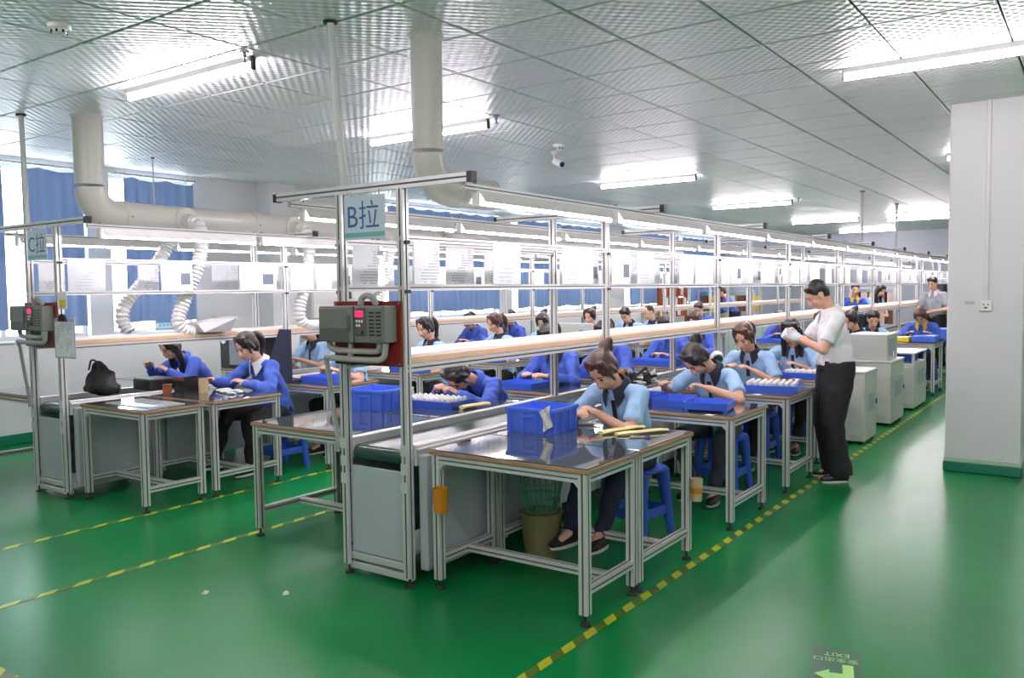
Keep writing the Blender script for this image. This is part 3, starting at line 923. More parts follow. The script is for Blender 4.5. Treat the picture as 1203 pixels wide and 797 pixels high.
def hose(path, label, r=.062):
    q = smooth_path(path, 12, 14)
    pts, rs = [], []
    L = 0
    fine = []
    for i in range(len(q) - 1):
        n = max(1, int((q[i + 1] - q[i]).length / .0075))
        for s in range(n):
            fine.append(q[i].lerp(q[i + 1], s / n))
    fine.append(q[-1])
    for i, p in enumerate(fine):
        pts.append(p); rs.append(r * (1.0 if i % 4 in (0, 1) else .86) + .002 * math.sin(i * 1.7))
    o = MB().tube([p - V3(path[-1]) for p in pts], rs, 16).build('flexible_hose', HOSE, None, 25)
    o.location = path[-1]
    return tag(o, label, 'hose', 'flexible exhaust hoses')
hose([(-6.84, 4.62, 2.26), (-6.74, 4.62, 2.24), (-6.68, 4.62, 2.08), (-6.69, 4.55, 1.8), (-6.74, 4.40, 1.45), (-6.72, 4.36, 1.34), (-6.70, 4.42, 1.27), (-6.69, 4.5, 1.26)], 'white ribbed hose dropping to the grey hood over the first bench of line C')
hose([(-7.12, 4.62, 2.17), (-7.2, 4.6, 2.05), (-7.24, 4.45, 1.8), (-7.28, 4.18, 1.5), (-7.27, 4.16, 1.36), (-7.22, 4.2, 1.262)], 'white ribbed hose hanging on the window side of line C by its end post')
hose([(-6.84, 5.88, 2.26), (-6.74, 5.88, 2.23), (-6.69, 5.88, 2.05), (-6.69, 5.82, 1.7), (-6.69, 5.72, 1.45), (-6.69, 5.72, 1.33), (-6.69, 5.80, 1.26), (-6.69, 6.0, 1.255)], 'white ribbed hose dropping beside the seated worker of line C')
hose([(-6.84, 7.1, 2.26), (-6.74, 7.1, 2.23), (-6.69, 7.08, 2.05), (-6.69, 6.95, 1.7), (-6.69, 6.8, 1.42), (-6.69, 6.82, 1.3), (-6.69, 6.95, 1.26)], 'white ribbed hose seen beyond the B line sign')
def hood(x, y, label):
    t = thing('exhaust_hood', label, 'hood', (x, y, 1.2575))
    m = mat('pale_grey_hood', (196, 198, 196), .4)
    b = MB()
    lo = [(-.14, 0, .0), (.14, 0, 0), (.14, .28, 0), (-.14, .28, 0)]; hi = [(-.10, -.04, .08), (.10, -.04, .08), (.17, .32, .12), (-.17, .32, .12)]
    b.add(lo + hi, [(0, 3, 2, 1), (4, 5, 6, 7), (0, 1, 5, 4), (1, 2, 6, 5), (2, 3, 7, 6), (3, 0, 4, 7)])
    b.build('body', m, t)
    MB().box(-.18, .18, .305, .335, .095, .13, .004).build('flange', m, t)
    MB().box(-.11, .11, .28, .295, .02, .08, .003).build('nozzle', INV_D, t)
hood(-6.70, 4.52, 'pale grey tapered exhaust hood on the shelf of line C, first bench')
hood(-6.70, 6.02, 'pale grey tapered exhaust hood on the shelf of line C, second bench')

# ------------------------------------------------------------------ work tables
TZ = 0.76
def work_table(x0, x1, y0, y1, label, inner=-1, cross=True, group=None):
    """inner: side (-1/+1 in x) that joins the conveyor"""
    cx, cy = (x0 + x1) / 2, (y0 + y1) / 2
    t = thing('work_table', label, 'table', (cx, cy, 0), 0, group)
    a, b = (x1 - x0) / 2, (y1 - y0) / 2
    MB().box(-a, a, -b, b, TZ - .028, TZ - .006, .003).build('top_board', WOOD, t)
    MB().box(-a + .006, a - .006, -b + .006, b - .006, TZ - .006, TZ, .002).build('glass_top', DESK, t)
    s = .045; lx, ly = a - .035, b - .03
    for i in (-1, 1):
        for j in (-1, 1):
            g = MB().extr((i * lx, j * ly, .055), (i * lx, j * ly, TZ - .028), s).build('leg', ALU, t)
            foot(g, i * lx, j * ly, .056)
    for j in (-1, 1):
        MB().extr((-lx + s / 2, j * ly, TZ - .053), (lx - s / 2, j * ly, TZ - .053), .04).build('apron_rail', ALU, t)
    for i in (-1, 1):
        MB().extr((i * lx, -ly + s / 2, TZ - .053), (i * lx, ly - s / 2, TZ - .053), .04).build('apron_rail', ALU, t)
        MB().extr((i * lx, -ly + s / 2, .17), (i * lx, ly - s / 2, .17), .04).build('lower_rail', ALU, t)
        for j in (-1, 1):
            MB().prism([(i * (lx - .0225), TZ - .073), (i * (lx - .0225), TZ - .105), (i * (lx - .055), TZ - .073)], 'y', j * ly - .012, j * ly + .012).build('corner_bracket', ALU, t)
    if cross:
        MB().extr((-lx + .02, 0, .17), (lx - .02, 0, .17), .04).build('lower_rail', ALU, t)
    return t
BR0, BR1 = -2.915, -1.945
BL0, BL1 = -4.56, -3.605
CR0, CR1 = -6.585, -5.66
CL0, CL1 = -8.2, -7.22
work_table(BR0, BR1, 3.345, 3.885, 'short end table of line B with a blue crate on its dark top')
work_table(BR0, BR1, 3.892, 4.585, 'table joined to the short end table of line B, facing the pillar')
work_table(BR0, BR1, 5.235, 5.915, 'aisle-side table of line B holding two open blue trays')
work_table(BR0, BR1, 6.42, 7.12, 'aisle-side table of line B holding a blue tray of white bulbs')
work_table(BR0, -2.05, 7.66, 8.12, 'aisle-side table of line B behind the man in the white shirt')
for y in (9.0, 10.25, 11.65):
    work_table(BR0, -2.47, y, y + .62, 'narrow aisle-side table of line B behind the grey cabinets', group='tables behind the cabinets')
work_table(BR0, BR1, 13.2, 13.95, 'aisle-side table of line B with yellow and blue packs')
work_table(BR0, BR1, 15.0, 15.7, 'aisle-side table of line B past the worker with the yellow collar', group='distant aisle tables')
work_table(BL0, BL1, 3.46, 4.20, 'window-side end table of line B next to the conveyor end')
work_table(BL0, BL1, 4.21, 5.20, 'window-side table of line B with a blue crate and tray of white parts')
for y in (5.70, 6.80, 8.22, 9.42, 12.3, 14.0, 15.6):
    work_table(BL0, BL1, y, y + .62, 'window-side table of line B in front of a seated worker', group='window-side tables of line B')
work_table(CR0 + .06, CR1, 3.36, 3.885, 'short end table of line C with sheet glass on its dark top')
work_table(CR0 + .06, CR1, 3.95, 4.62, 'table joined to the short end table of line C')
for y in (5.13, 6.38, 7.75, 8.78, 10.08, 11.28, 14.18):
    work_table(CR0 + .06, CR1, y, y + .66, 'aisle-side table of line C in front of a seated worker', group='aisle-side tables of line C')
work_table(CL0, CL1, 3.38, 4.55, 'window-side end table of line C by the wall')
for y in (4.56, 5.84, 9.38, 10.43, 12.0, 13.8):
    work_table(CL0, CL1, y, y + .62, 'window-side table of line C in front of a seated worker', group='window-side tables of line C')

# ------------------------------------------------------------------ stools
def make_stool(m, label):
    t = thing('plastic_stool', label, 'stool')
    h = .45
    st = MB(); st.loft([(0, 0, h - .03), (0, 0, h - .012), (0, 0, h)], [(.17, .17), (.175, .175), (.16, .16)], n=24)
    # squared round seat
    def sq(p, k):
        a = math.atan2(p[1], p[0]); c, s = math.cos(a), math.sin(a)
        q = (abs(c) ** 4 + abs(s) ** 4) ** -.25
        return (p[0] * q, p[1] * q, p[2])
    st.v = [sq(p, 0) for p in st.v]
    st.build('seat', m, t, 40)
    for i in (-1, 1):
        for j in (-1, 1):
            top = V3((i * .125, j * .125, h - .03)); bot = V3((i * .165, j * .165, 0))
            MB().loft([bot, bot.lerp(top, .5), top], [(.026, .026), (.034, .034), (.046, .046)], n=8).build('leg', m, t, 50)
    for k in range(4):
        a = k * PI / 2
        o = MB().box(-.15, .15, -.156, -.14, .13, .19, .004); o.v = [tuple(Matrix.Rotation(a, 3, 'Z') @ V3(p)) for p in o.v]
        o.build('stretcher', m, t)
    return t
stool_blue = make_stool(BLUE_ST, 'blue plastic stool')
stool_used = [False]
def stool(x, y, label, m=None, rz=0.0):
    if m is CYAN_ST:
        t = make_stool(CYAN_ST, label); t.location = (x, y, 0); t.rotation_euler.z = rz; return t
    if not stool_used[0]:
        stool_used[0] = True
        stool_blue.location = (x, y, 0); stool_blue.rotation_euler.z = rz; stool_blue['label'] = label
        return stool_blue
    return dup(stool_blue, (x, y, 0), rz, label)

# ------------------------------------------------------------------ people
def ik(S, T, l1, l2, pole):
    S, T, pole = V3(S), V3(T), V3(pole)
    d = T - S; L = d.length; mx = (l1 + l2) * .995
    if L > mx:
        T = S + d * (mx / L); d = T - S; L = mx
    u = d / L
    a = (l1 * l1 - l2 * l2 + L * L) / (2 * L)
    h = math.sqrt(max(1e-6, l1 * l1 - a * a))
    p = (pole - u * pole.dot(u))
    p = p.normalized() if p.length > 1e-6 else u.orthogonal()
    return S + u * a + p * h, T

def organic(mb, name, m, voxel, smooth=4, disp=0.0, dsize=.09, seed=0):
    me = mb.mesh('tmp_' + name, m)
    o = bpy.data.objects.new('tmp_' + name, me); LAB.collection.objects.link(o)
    r = o.modifiers.new('remesh', 'REMESH'); r.mode = 'VOXEL'; r.voxel_size = voxel; r.use_smooth_shade = True
    if smooth:
        s = o.modifiers.new('smooth', 'SMOOTH'); s.factor = .5; s.iterations = smooth
    LAB.view_layers[0].update()
    res = bpy.data.meshes.new_from_object(o.evaluated_get(LAB.view_layers[0].depsgraph))
    bpy.data.objects.remove(o); bpy.data.meshes.remove(me)
    n = len(res.vertices)
    if disp and n:
        co = np.empty(n * 3); res.vertices.foreach_get('co', co); co = co.reshape(-1, 3)
        no = np.empty(n * 3); res.vertex_normals.foreach_get('vector', no); no = no.reshape(-1, 3)
        rg = np.random.RandomState(seed)
        f = np.zeros(n)
        for k in range(9):
            kv = rg.normal(size=3) * (2 * PI / dsize) * (.35 + .11 * k)
            kv[2] *= .7
            f += np.sin(co @ kv * .5 + rg.rand() * 6.28 + 1.5 * np.sin(co @ (rg.normal(size=3) * 9))) / (1.0 + .35 * k)
        f = 1.0 - np.abs(f) * .9
        co = co + no * (disp * (f - .35))[:, None]
        res.vertices.foreach_set('co', co.reshape(-1))
    res.polygons.foreach_set('use_smooth', [True] * len(res.polygons))
    res.materials.clear(); res.materials.append(m)
    res.name = name
    res.update()
    return res

def link(me, name, parent):
    o = bpy.data.objects.new(name, me); C.objects.link(o); o.parent = parent
    return o

def add_hand(mb, wrist, d, n, thumb_sign, grow=0.0, curl=.5, sc=1.0):
    d, n = V3(d).normalized(), V3(n); n = (n - d * n.dot(d)).normalized(); w = d.cross(n) * thumb_sign
    wrist = V3(wrist)
    R = Matrix((w, d, n)).transposed()
    g = grow
    for k in range(4):
        o = (.030, .010, -.010, -.029)[k] * sc
        mb.cap(wrist + d * .012 * sc + w * o * .7, wrist + d * .082 * sc + w * o, .0125 * sc + g, .0115 * sc + g, 8)
        base = wrist + d * .085 * sc + w * o
        L = (.070, .078, .073, .056)[k] * sc
        c = curl * (1 + .15 * k); seg = (.45, .30, .25); ang = 0.0
        p = base
        for q in range(3):
            ang += c * (.55, .9, .6)[q]
            dd = d * math.cos(ang) + n * math.sin(ang) + w * (.10, .03, -.03, -.10)[k]
            p2 = p + dd.normalized() * L * seg[q]
            mb.cap(p, p2, (.0088 - .0006 * q) * sc + g, (.0082 - .0006 * q) * sc + g, 8)
            p = p2
    p = wrist + d * .025 * sc + w * .026 * sc
    dirs = [(w * .75 + d * .62 + n * .2), (w * .35 + d * .8 + n * .45), (w * .05 + d * .85 + n * .5)]
    for q, L in enumerate((.036, .03, .024)):
        p2 = p + dirs[q].normalized() * L * sc
        mb.cap(p, p2, (.0120 - .0015 * q) * sc + g, (.0108 - .0015 * q) * sc + g, 8)
        p = p2

HEADS = []
def person(sp):
    """One seated or standing worker; local frame faces -Y, origin on the floor under the pelvis."""
    g = sp.get
    stand = g('stand', False); male = g('male', False); near = g('near', True)
    t = thing('person', sp['label'], 'person', (sp['x'], sp['y'], 0), math.radians(g('rz', 0)), g('group'))
    t.scale = (g('scale', 1.0),) * 3
    vox = .0082 if near else .015
    cvox = .012 if near else .017
    S = 1.06 if male else 1.0
    lean = math.radians(g('lean', 22)); hp = math.radians(g('head', 35)); hy = math.radians(g('turn', 0))
    P = V3((0, 0, (.93 if male else .875) if stand else .535))
    # spine
    k = np.linspace(0, 1, 7); pts = [P.copy()]; angs = []
    spl = .50 * S
    for i in range(6):
        a = lean * (.45 + 1.1 * (i + .5) / 6); angs.append(a)
        pts.append(pts[-1] + V3((0, -math.sin(a), math.cos(a))) * spl / 6)
    N = pts[-1]
    tw = V3((math.cos(math.radians(g('twist', 0))), math.sin(math.radians(g('twist', 0))), 0))
    top_dir = V3((0, -math.sin(angs[-1]), math.cos(angs[-1])))
    sw = (.178 if male else .158) * S
    sh = {}
    for s in (-1, 1):
        sh[s] = N - top_dir * .055 + tw * s * sw
    # head frame
    xh = V3((math.cos(hy), math.sin(hy), 0)); fz = V3((math.sin(hy), -math.cos(hy), 0))
    uh = (V3((0, 0, 1)) * math.cos(hp) + fz * math.sin(hp)).normalized(); fh = (fz * math.cos(hp) - V3((0, 0, 1)) * math.sin(hp)).normalized()
    nd = (top_dir * .6 + uh * .5 + fz * .12).normalized()
    NT = N + nd * .075
    H = NT + uh * .105 + fh * .022
    AX = (xh, -fh, uh)
    HEADS.append((sp['label'], t, H))
    def hd(x, f, u):
        return H + xh * x + fh * f + uh * u
    # arms
    ua, fa = .275 * S, .245 * S
    arm = {}
    for s, key in ((1, 'L'), (-1, 'R')):
        tgt = V3(g('hand' + key, (s * .10, -.36, .84)))
        el, wr = ik(sh[s], tgt, ua, fa, V3(g('pole' + key, (s * .8, .35, -.7))))
        arm[s] = (sh[s], el, wr)
    # legs
    leg = {}
    for s, key in ((1, 'L'), (-1, 'R')):
        hip = P + V3((s * .088, 0, -.01))
        if stand:
            ank = V3(g('foot' + key, (s * .10, .02, .085)))
            kn, an = ik(hip, ank, .405 * S, .395 * S, V3((s * .1, -1, 0)))
        else:
            ank = V3(g('foot' + key, (s * .11, -.40, .10)))
            kn, an = ik(hip, ank, .42, .40, V3((s * .25, -.6, 1)))
        leg[s] = (hip, kn, an)
    body = MB()
    tr = [(.125, .088), (.115, .085), (.112, .082), (.118, .082), (.118, .076), (.092, .058), (.05, .05)]
    body.loft(pts, [(a * S, b * S) for a, b in tr], tw, 18)
    body.cap(N - nd * .03, NT + nd * .05, .052 * S, .047 * S, 14)
    # head
    body.ell(hd(0, -.008, .03), (.074, .094, .093), AX, 18, 12)
    body.ell(hd(0, .022, -.035), (.060, .066, .078), AX, 16, 10)
    body.ell(hd(0, .050, -.090), (.028, .026, .022), AX, 12, 8)
    body.cap(hd(0, .084, .008), hd(0, .100, -.034), .009, .0135, 8)
    body.ell(hd(.014, .088, -.036), (.009, .010, .008), AX, 8, 6); body.ell(hd(-.014, .088, -.036), (.009, .010, .008), AX, 8, 6)
    body.ell(hd(.0, .069, .028), (.050, .016, .013), AX, 12, 6)
    for s in (-1, 1):
        body.ell(hd(s * .036, .062, -.026), (.022, .020, .022), AX, 10, 6)
        body.ell(hd(s * .077, -.008, -.008), (.010, .020, .032), AX, 10, 8)
    body.ell(hd(0, .086, -.061), (.024, .012, .010), AX, 10, 6)
    gl = g('gloves', False)
    hand_info = {}
    for s in (-1, 1):
        a, e, wv = arm[s]
        body.cap(a, e, .040 * S, .037 * S); body.cap(e, wv, .039 * S, .026 * S)
        fd = (wv - e).normalized()
        hdv = V3(g('dirL' if s > 0 else 'dirR', tuple(fd))).normalized()
        nn = V3(g('palmL' if s > 0 else 'palmR', (-s * .35, 0, -1)))
        hand_info[s] = (wv, hdv, nn)
        add_hand(body, wv, hdv, nn, 1 if s < 0 else -1, 0.0, g('curl', .5), .95 * S)
        h, kk, an = leg[s]
        body.cap(h, kk, .058, .038); body.cap(kk, an, .036, .027)
        body.cap(an, an + V3((0, -.12, -.05)), .032, .028)
    link(organic(body, 'body', SKIN, vox, 3 if near else 2), 'body', t)
    # upper garment
    top = MB(); ex = .016
    pr = [(.172, .128), (.158, .120), (.150, .114), (.158, .116), (.166, .110), (.140, .086), (.068, .064)]
    if male:
        pr = [(.168, .128), (.168, .132), (.165, .128), (.170, .122), (.178, .114), (.150, .09), (.070, .066)]
    if g('belly'):
        pr[0] = (.160, .128); pr[1] = (.176, .150); pr[2] = (.174, .142)
    hem = pts[0] + (pts[1] - pts[0]).normalized() * (-.05 if not stand else .055)
    top.loft([hem] + pts[1:], [(a * S, b * S) for a, b in pr], tw, 24)
    long_sleeve = g('sleeve', 'short') == 'long'
    loose = .010 if long_sleeve else .0
    for s in (-1, 1):
        a, e, wv = arm[s]
        top.cap(N - top_dir * .05 + tw * s * .06, a, .058 * S, .058 * S + loose * .5)
        if long_sleeve:
            top.cap(a, e, .060 * S + loose * .5, .052 * S + loose); top.cap(e, e.lerp(wv, .93), .056 * S + loose, .036 * S + loose * .5)
        else:
            d = e - a
            top.loft([a, a + d * .35, a + d * .74, a + d * .76], [.058 * S, .062 * S, .064 * S, .060 * S], V3((0, 1, .2)), 16)
    link(organic(top, 'upper_garment', g('shirt', SHIRT_L), cvox, 3, .0085 if long_sleeve else .0065, .075, int(abs(sp['y']) * 97) % 1000), 'upper_garment', t)
    # collar as a folded band with pointed ends
    cm = g('collar', NAVY_C)
    cl = MB(); rg = []
    ca = (nd * .6 + top_dir * .4).normalized(); cs = (tw - ca * tw.dot(ca)).normalized(); cf = cs.cross(ca) * 1.0
    if cf.y > 0: cf = -cf
    cc = N + ca * .004 + cf * -.004
    nseg = 20
    for q in range(nseg + 1):
        a = math.radians(20 + 320 * q / nseg); end = max(0, abs(q / nseg - .5) * 2 - .72) / .28
        dr = cf * math.cos(a) + cs * math.sin(a)
        def cp(r, h):
            return tuple(cc + dr * r * S + ca * h + cf * (.012 * end))
        o2 = .098 + .028 * end; low = -.020 - .052 * end
        rg.append([cp(.060, -.012), cp(.063, .030), cp(.069, .034), cp(o2, low), cp(o2 - .006, low - .004), cp(.072, .012)])
    cl.rings(rg)
    cl.build('collar', cm, t, 45)
    if g('placket', True):
        pk = MB(); line = []
        for i in (5.35, 4.8, 4.2, 3.6):
            i0 = int(i); fr = i - i0; c0 = pts[i0].lerp(pts[i0 + 1], fr); ry = (pr[i0][1] * (1 - fr) + pr[i0 + 1][1] * fr) * S
            dd = (pts[i0 + 1] - pts[i0]).normalized(); fwd = V3((1, 0, 0)).cross(dd); fwd = -fwd if fwd.y > 0 else fwd
            line.append(c0 + fwd * (ry + .002))
        pk.loft(line, [(.016, .005)] * 4, tw, 8)
        pk.build('placket', cm, t, 50)
    if g('logo'):
        i = 4; fwd = V3((1, 0, 0)).cross((pts[5] - pts[3]).normalized()); fwd = -fwd if fwd.y > 0 else fwd
        c0 = pts[4] + tw * .075 + fwd * (pr[4][1] * S * .88)
        MB().ell(c0, (.022, .010, .014), (tw, fwd, top_dir), 12, 6).build('chest_emblem', mat('red_embroidery', (196, 50, 90), .7), t, 60)
    # trousers
    lo = MB(); tm = g('trousers', TROUSER)
    lo.ell(P + V3((0, .01, -.02)), (.165 * S, .125 * S, .10), None, 18, 10)
    for s in (-1, 1):
        h, kk, an = leg[s]
        if stand:
            lo.loft([h + V3((0, 0, .12)), h, h.lerp(kk, .5), kk, kk.lerp(an, .55), an + V3((0, 0, -.03))], [(.098, .132), (.112, .138), (.104, .122), (.090, .102), (.086, .096), (.086, .104)], (1, 0, 0), 18)
        else:
            lo.cap(h, kk, .088, .066); lo.cap(kk, an + V3((0, 0, .03)), .066, .05)
    link(organic(lo, 'trousers', tm, cvox + .003, 3, .004 if stand else .007, .10, 5), 'trousers', t)
    if stand and male:
        MB().loft([P + V3((0, -.008, .035)), P + V3((0, -.008, .07))], [(.176 * S, .138 * S)] * 2, (1, 0, 0), 28).build('belt', BLACK, t, 40)
        MB().box(-.02, .02, -.160 * S, -.144 * S, P.z + .036, P.z + .069, .003).build('buckle', STEEL, t)
    # shoes
    for s in (-1, 1):
        an = leg[s][2]; fd = V3((s * .12, -1, 0)).normalized(); sd = V3((-fd.y, fd.x, 0)); zz = an.z - .085
        shm = MB(); c = V3((an.x, an.y, zz))
        shm.loft([c - fd * .06 + V3((0, 0, .035)), c - fd * .02 + V3((0, 0, .045)), c + fd * .06 + V3((0, 0, .04)), c + fd * .13 + V3((0, 0, .032)), c + fd * .175 + V3((0, 0, .028))], [(.030, .034), (.038, .045), (.044, .036), (.044, .030), (.024, .018)], sd, 14)
        shm.cap(c + V3((0, 0, .05)), c + V3((0, 0, .085)), .040, .042)
        so = link(organic(shm, 'shoe', g('shoe', SHOE), .009, 2), 'shoe', t)
        sl = MB(); out = []
        for q in range(16):
            a = 2 * PI * q / 16; x = math.cos(a); y = math.sin(a)
            out.append(c + fd * (.055 + .118 * x) + sd * (.043 * y * (1 + .15 * x)))
        sl.rings([[(p.x, p.y, zz) for p in out], [(p.x, p.y, zz + .018) for p in out]]).build('sole', SOLE, so)
    # hair
    hr = MB(); hm = g('hair', HAIR_B); style = g('style', 'pony')
    if style == 'short':
        hr.ell(hd(0, -.018, .052), (.083, .096, .084), AX, 18, 12)
        hr.ell(hd(0, -.055, .005), (.072, .056, .072), AX, 14, 10)
        for q in range(-3, 4):
            hr.ell(hd(q * .02, .050 - abs(q) * .006, .088), (.019, .024, .026), AX, 8, 6)
        for s in (-1, 1):
            hr.ell(hd(s * .070, .012, .045), (.012, .030, .036), AX, 8, 6)
    elif style == 'crop':
        hr.ell(hd(0, -.022, .046), (.079, .090, .082), AX, 18, 12)
        hr.ell(hd(0, -.055, .005), (.066, .048, .06), AX, 14, 10)
    else:
        hr.ell(hd(0, -.018, .040), (.087, .098, .094), AX, 20, 12)
        hr.ell(hd(0, -.050, -.010), (.078, .062, .086), AX, 16, 10)
        for q in range(-3, 4):
            hr.cap(hd(q * .020, .044 - abs(q) * .004, .098), hd(q * .022, .075 - abs(q) * .0062, .040 + abs(q) * -.007), .019, .010, 8)
        for s in (-1, 1):
            hr.cap(hd(s * .072, .034, .06), hd(s * .078, .030, -.05), .018, .009, 8)
            hr.cap(hd(s * .074, .010, .05), hd(s * .080, -.012, -.02), .022, .016, 8)
        if style == 'pony':
            p = [hd(0, -.10, .045), hd(0, -.135, .04), hd(0, -.155, -.02)]
            b = p[-1] + V3((0, .02, -.06)); p += [b, b + V3((0, -.005, -.07)), b + V3((0, -.01, -.13))]
            hr.loft(smooth_path(p, 4, 3), [.024 + .018 * math.sin(PI * min(1, q / 13)) if q < 16 else .028 - .004 * (q - 16) for q in range(21)], xh, 12)
        elif style == 'bun':
            hr.ell(hd(.0, -.125, .075), (.048, .044, .048), AX, 14, 10)
            hr.ell(hd(.025, -.15, .10), (.028, .026, .026), AX, 10, 8); hr.ell(hd(-.025, -.155, .05), (.028, .024, .028), AX, 10, 8)
        elif style == 'long':
            for s in (-1, 1):
                p = [hd(s * .06, -.03, .0), hd(s * .085, .0, -.08), hd(s * .085, .02, -.16)]
                p.append(p[-1] + V3((0, .0, -.10)))
                hr.loft(smooth_path(p, 4, 3), [.040 - .0018 * q for q in range(13)], fh, 10)
    ho = link(organic(hr, 'hair', hm, .007 if near else .012, 3 if near else 2, .0015, .05, 3), 'hair', t)
    if style in ('pony',):
        MB().tube([hd(0, -.105, .045), hd(0, -.118, .044)], .030, 12).build('hair_tie', DARK, ho, 40)
    if True:
        for s in (-1, 1):
            MB().ell(hd(s * .031, .0835, .004), (.014, .006, .0045), AX, 10, 6).build('eye', EYE, t, 60)
            MB().cap(hd(s * .018, .0885, .026), hd(s * .046, .080, .028), .004, .003, 6).build('eyebrow', hm, t, 60)
        MB().ell(hd(0, .096, -.061), (.020, .005, .006), AX, 10, 6).build('mouth', LIP, t, 60)
    if gl:
        for s in (-1, 1):
            wv, hdv, nn = hand_info[s]
            gm = MB(); add_hand(gm, wv, hdv, nn, 1 if s < 0 else -1, .004, g('curl', .5), .97 * S)
            gm.cap(wv - hdv * .05, wv + hdv * .02, .036, .034, 12)
            link(organic(gm, 'glove', GLOVE, .006, 1), 'glove', t)
    return t

# ------------------------------------------------------------------ cast
LB = dict(shirt=SHIRT_L, collar=NAVY_C, sleeve='short')
JK = dict(shirt=SHIRT_B, collar=SHIRT_B, sleeve='long', placket=False)
def seat(lbl, x, y, base, stool_label=None, stool_m=None, **kw):
    d = dict(base); d.update(kw); d.update(label=lbl, x=x, y=y)
    person(d)
    if stool_label:
        stool(x, y + .03, stool_label, stool_m, math.radians(kw.get('rz', 0)))
# aisle side of line B
seat('seated person in light blue polo with brown bun, bent over beside the blue crate', -2.47, 4.84, LB, 'blue plastic stool under the worker behind the blue crate', style='bun', hair=HAIR_N, lean=23, head=46, rz=-6, trousers=NAVY_T, handL=(-.03, -.36, .835), handR=(-.16, -.38, .82), poleL=(1, .0, -.55), poleR=(-.8, .1, -.7), footL=(.16, -.58, .17), footR=(-.02, -.64, .17), curl=.8)
seat('seated person in light blue polo with black bun, working over two open blue trays', -2.43, 6.26, LB, 'blue plastic stool under the worker with the open trays', style='bun', lean=26, head=58, turn=-25, trousers=DENIM, handL=(.06, -.42, .86), handR=(-.30, -.40, .86), poleL=(1, .1, -.4), footL=(.12, -.42, .1), footR=(-.10, -.36, .1))
seat('seated person in light blue polo with reddish fringe behind the tray of white bulbs', -2.60, 7.52, LB, 'blue plastic stool under the worker behind the bulb tray', style='pony', hair=HAIR_N, lean=14, head=34, turn=-8, handL=(.10, -.30, .86), handR=(-.14, -.36, .88))
seat('seated person in light blue polo with loose dark hair, next to the standing man', -2.47, 8.42, LB, 'blue plastic stool next to the standing man', style='long', lean=16, head=26, handL=(.12, -.34, .84), handR=(-.25, -.42, .84))
seat('seated person in blue jacket with brown hair partly behind the standing man', -2.62, 9.98, JK, 'blue plastic stool behind the first grey cabinet', near=False, style='long', hair=HAIR_N, lean=8, head=15)
seat('seated person with dark bun turned aside behind the grey box on the cabinets', -2.52, 11.35, LB, 'blue plastic stool behind the second grey cabinet', near=False, style='bun', lean=14, head=30, rz=-25)
seat('seated person in light blue polo peering over the grey box on the cabinets', -2.70, 12.6, LB, 'blue plastic stool behind the third grey cabinet', near=False, style='short', lean=22, head=30, rz=20)
seat('seated person in blue jacket with yellow collar behind yellow and blue packs', -2.28, 14.28, dict(JK, collar=YELLOW_C), 'blue plastic stool under the worker with the yellow collar', near=False, style='pony', hair=HAIR_N, lean=16, head=48, handL=(.16, -.36, .86), handR=(-.16, -.36, .86), trousers=NAVY_T)
# window side of line B
seat('seated person in blue jacket bent very low over a tray of white parts', -4.0, 5.46, JK, 'blue plastic stool under the worker bent over white parts', style='pony', lean=42, head=66, turn=-8, handL=(.07, -.60, .83), handR=(-.14, -.60, .85), curl=.9, trousers=TROUSER)
seat('seated person in open blue jacket over a dark top, behind a frame post', -4.08, 6.52, dict(JK, collar=NAVY_C, placket=True), 'blue plastic stool on the window side of line B, second seat', style='pony', lean=6, head=38, handL=(.12, -.38, .84), handR=(-.14, -.36, .84))
seat('seated person in blue jacket, head down beside the wiring fixture of line B', -4.10, 7.62, JK, 'blue plastic stool on the window side of line B, third seat', near=False, style='pony', lean=10, head=36)
seat('seated person in blue jacket sorting parts over a flat blue tray', -4.08, 9.05, JK, 'blue plastic stool on the window side of line B, fourth seat', near=False, style='pony', lean=12, head=34)
seat('seated person in blue jacket with auburn fringe and loose hair', -4.25, 10.25, JK, 'blue plastic stool on the window side of line B, fifth seat', near=False, style='long', hair=HAIR_N, lean=10, head=30)
seat('seated person in blue jacket beyond the tangle of white wires on line B', -4.05, 13.12, JK, 'blue plastic stool on the window side of line B, sixth seat', near=False, style='pony', lean=26, head=40)
# aisle side of line C
seat('seated person in blue jacket with white collar and ponytail, line C end table', -6.16, 4.98, dict(JK, collar=WHITE_C), 'blue plastic stool under the worker with the white collar', style='pony', lean=22, head=30, rz=-4, logo=True, handL=(.10, -.40, .83), handR=(-.22, -.52, .84), poleL=(1, .2, -.5), footL=(.1, -.36, .10), footR=(-.12, -.55, .16), trousers=TROUSER)
seat('seated person in light blue polo hidden behind the inverter board of line B', -6.2, 6.02, LB, 'cyan plastic stool beside the end table of line B', CYAN_ST, near=False, style='pony', lean=14, head=30)
seat('seated person in light blue polo with ponytail and red chest emblem', -6.2, 7.25, LB, None, style='pony', lean=6, head=22, rz=-8, logo=True)
seat('seated person in light blue polo with brown ponytail reaching one arm across', -6.2, 8.62, LB, None, style='pony', hair=HAIR_N, lean=8, head=22, rz=-18, handR=(-.30, -.44, .92))
seat('seated person in light blue polo with dark hair, beyond the post of line B', -6.22, 9.65, LB, None, near=False, style='bun', lean=12, head=34, rz=15)
seat('seated person in blue jacket with dark bun behind the white monitor', -6.22, 10.95, JK, None, near=False, style='bun', lean=8, head=16)
seat('seated person in light blue polo with thick black hair bending beside a colleague', -6.2, 12.15, LB, None, near=False, male=True, style='short', lean=14, head=36)
seat('seated person in light blue polo with cropped hair leaning sideways', -6.08, 12.9, LB, None, near=False, male=True, style='crop', lean=14, head=26, rz=-28)
seat('seated person in blue jacket with short black hair by the coil rack', -6.2, 15.05, JK, None, near=False, male=True, style='short', lean=10, head=30)
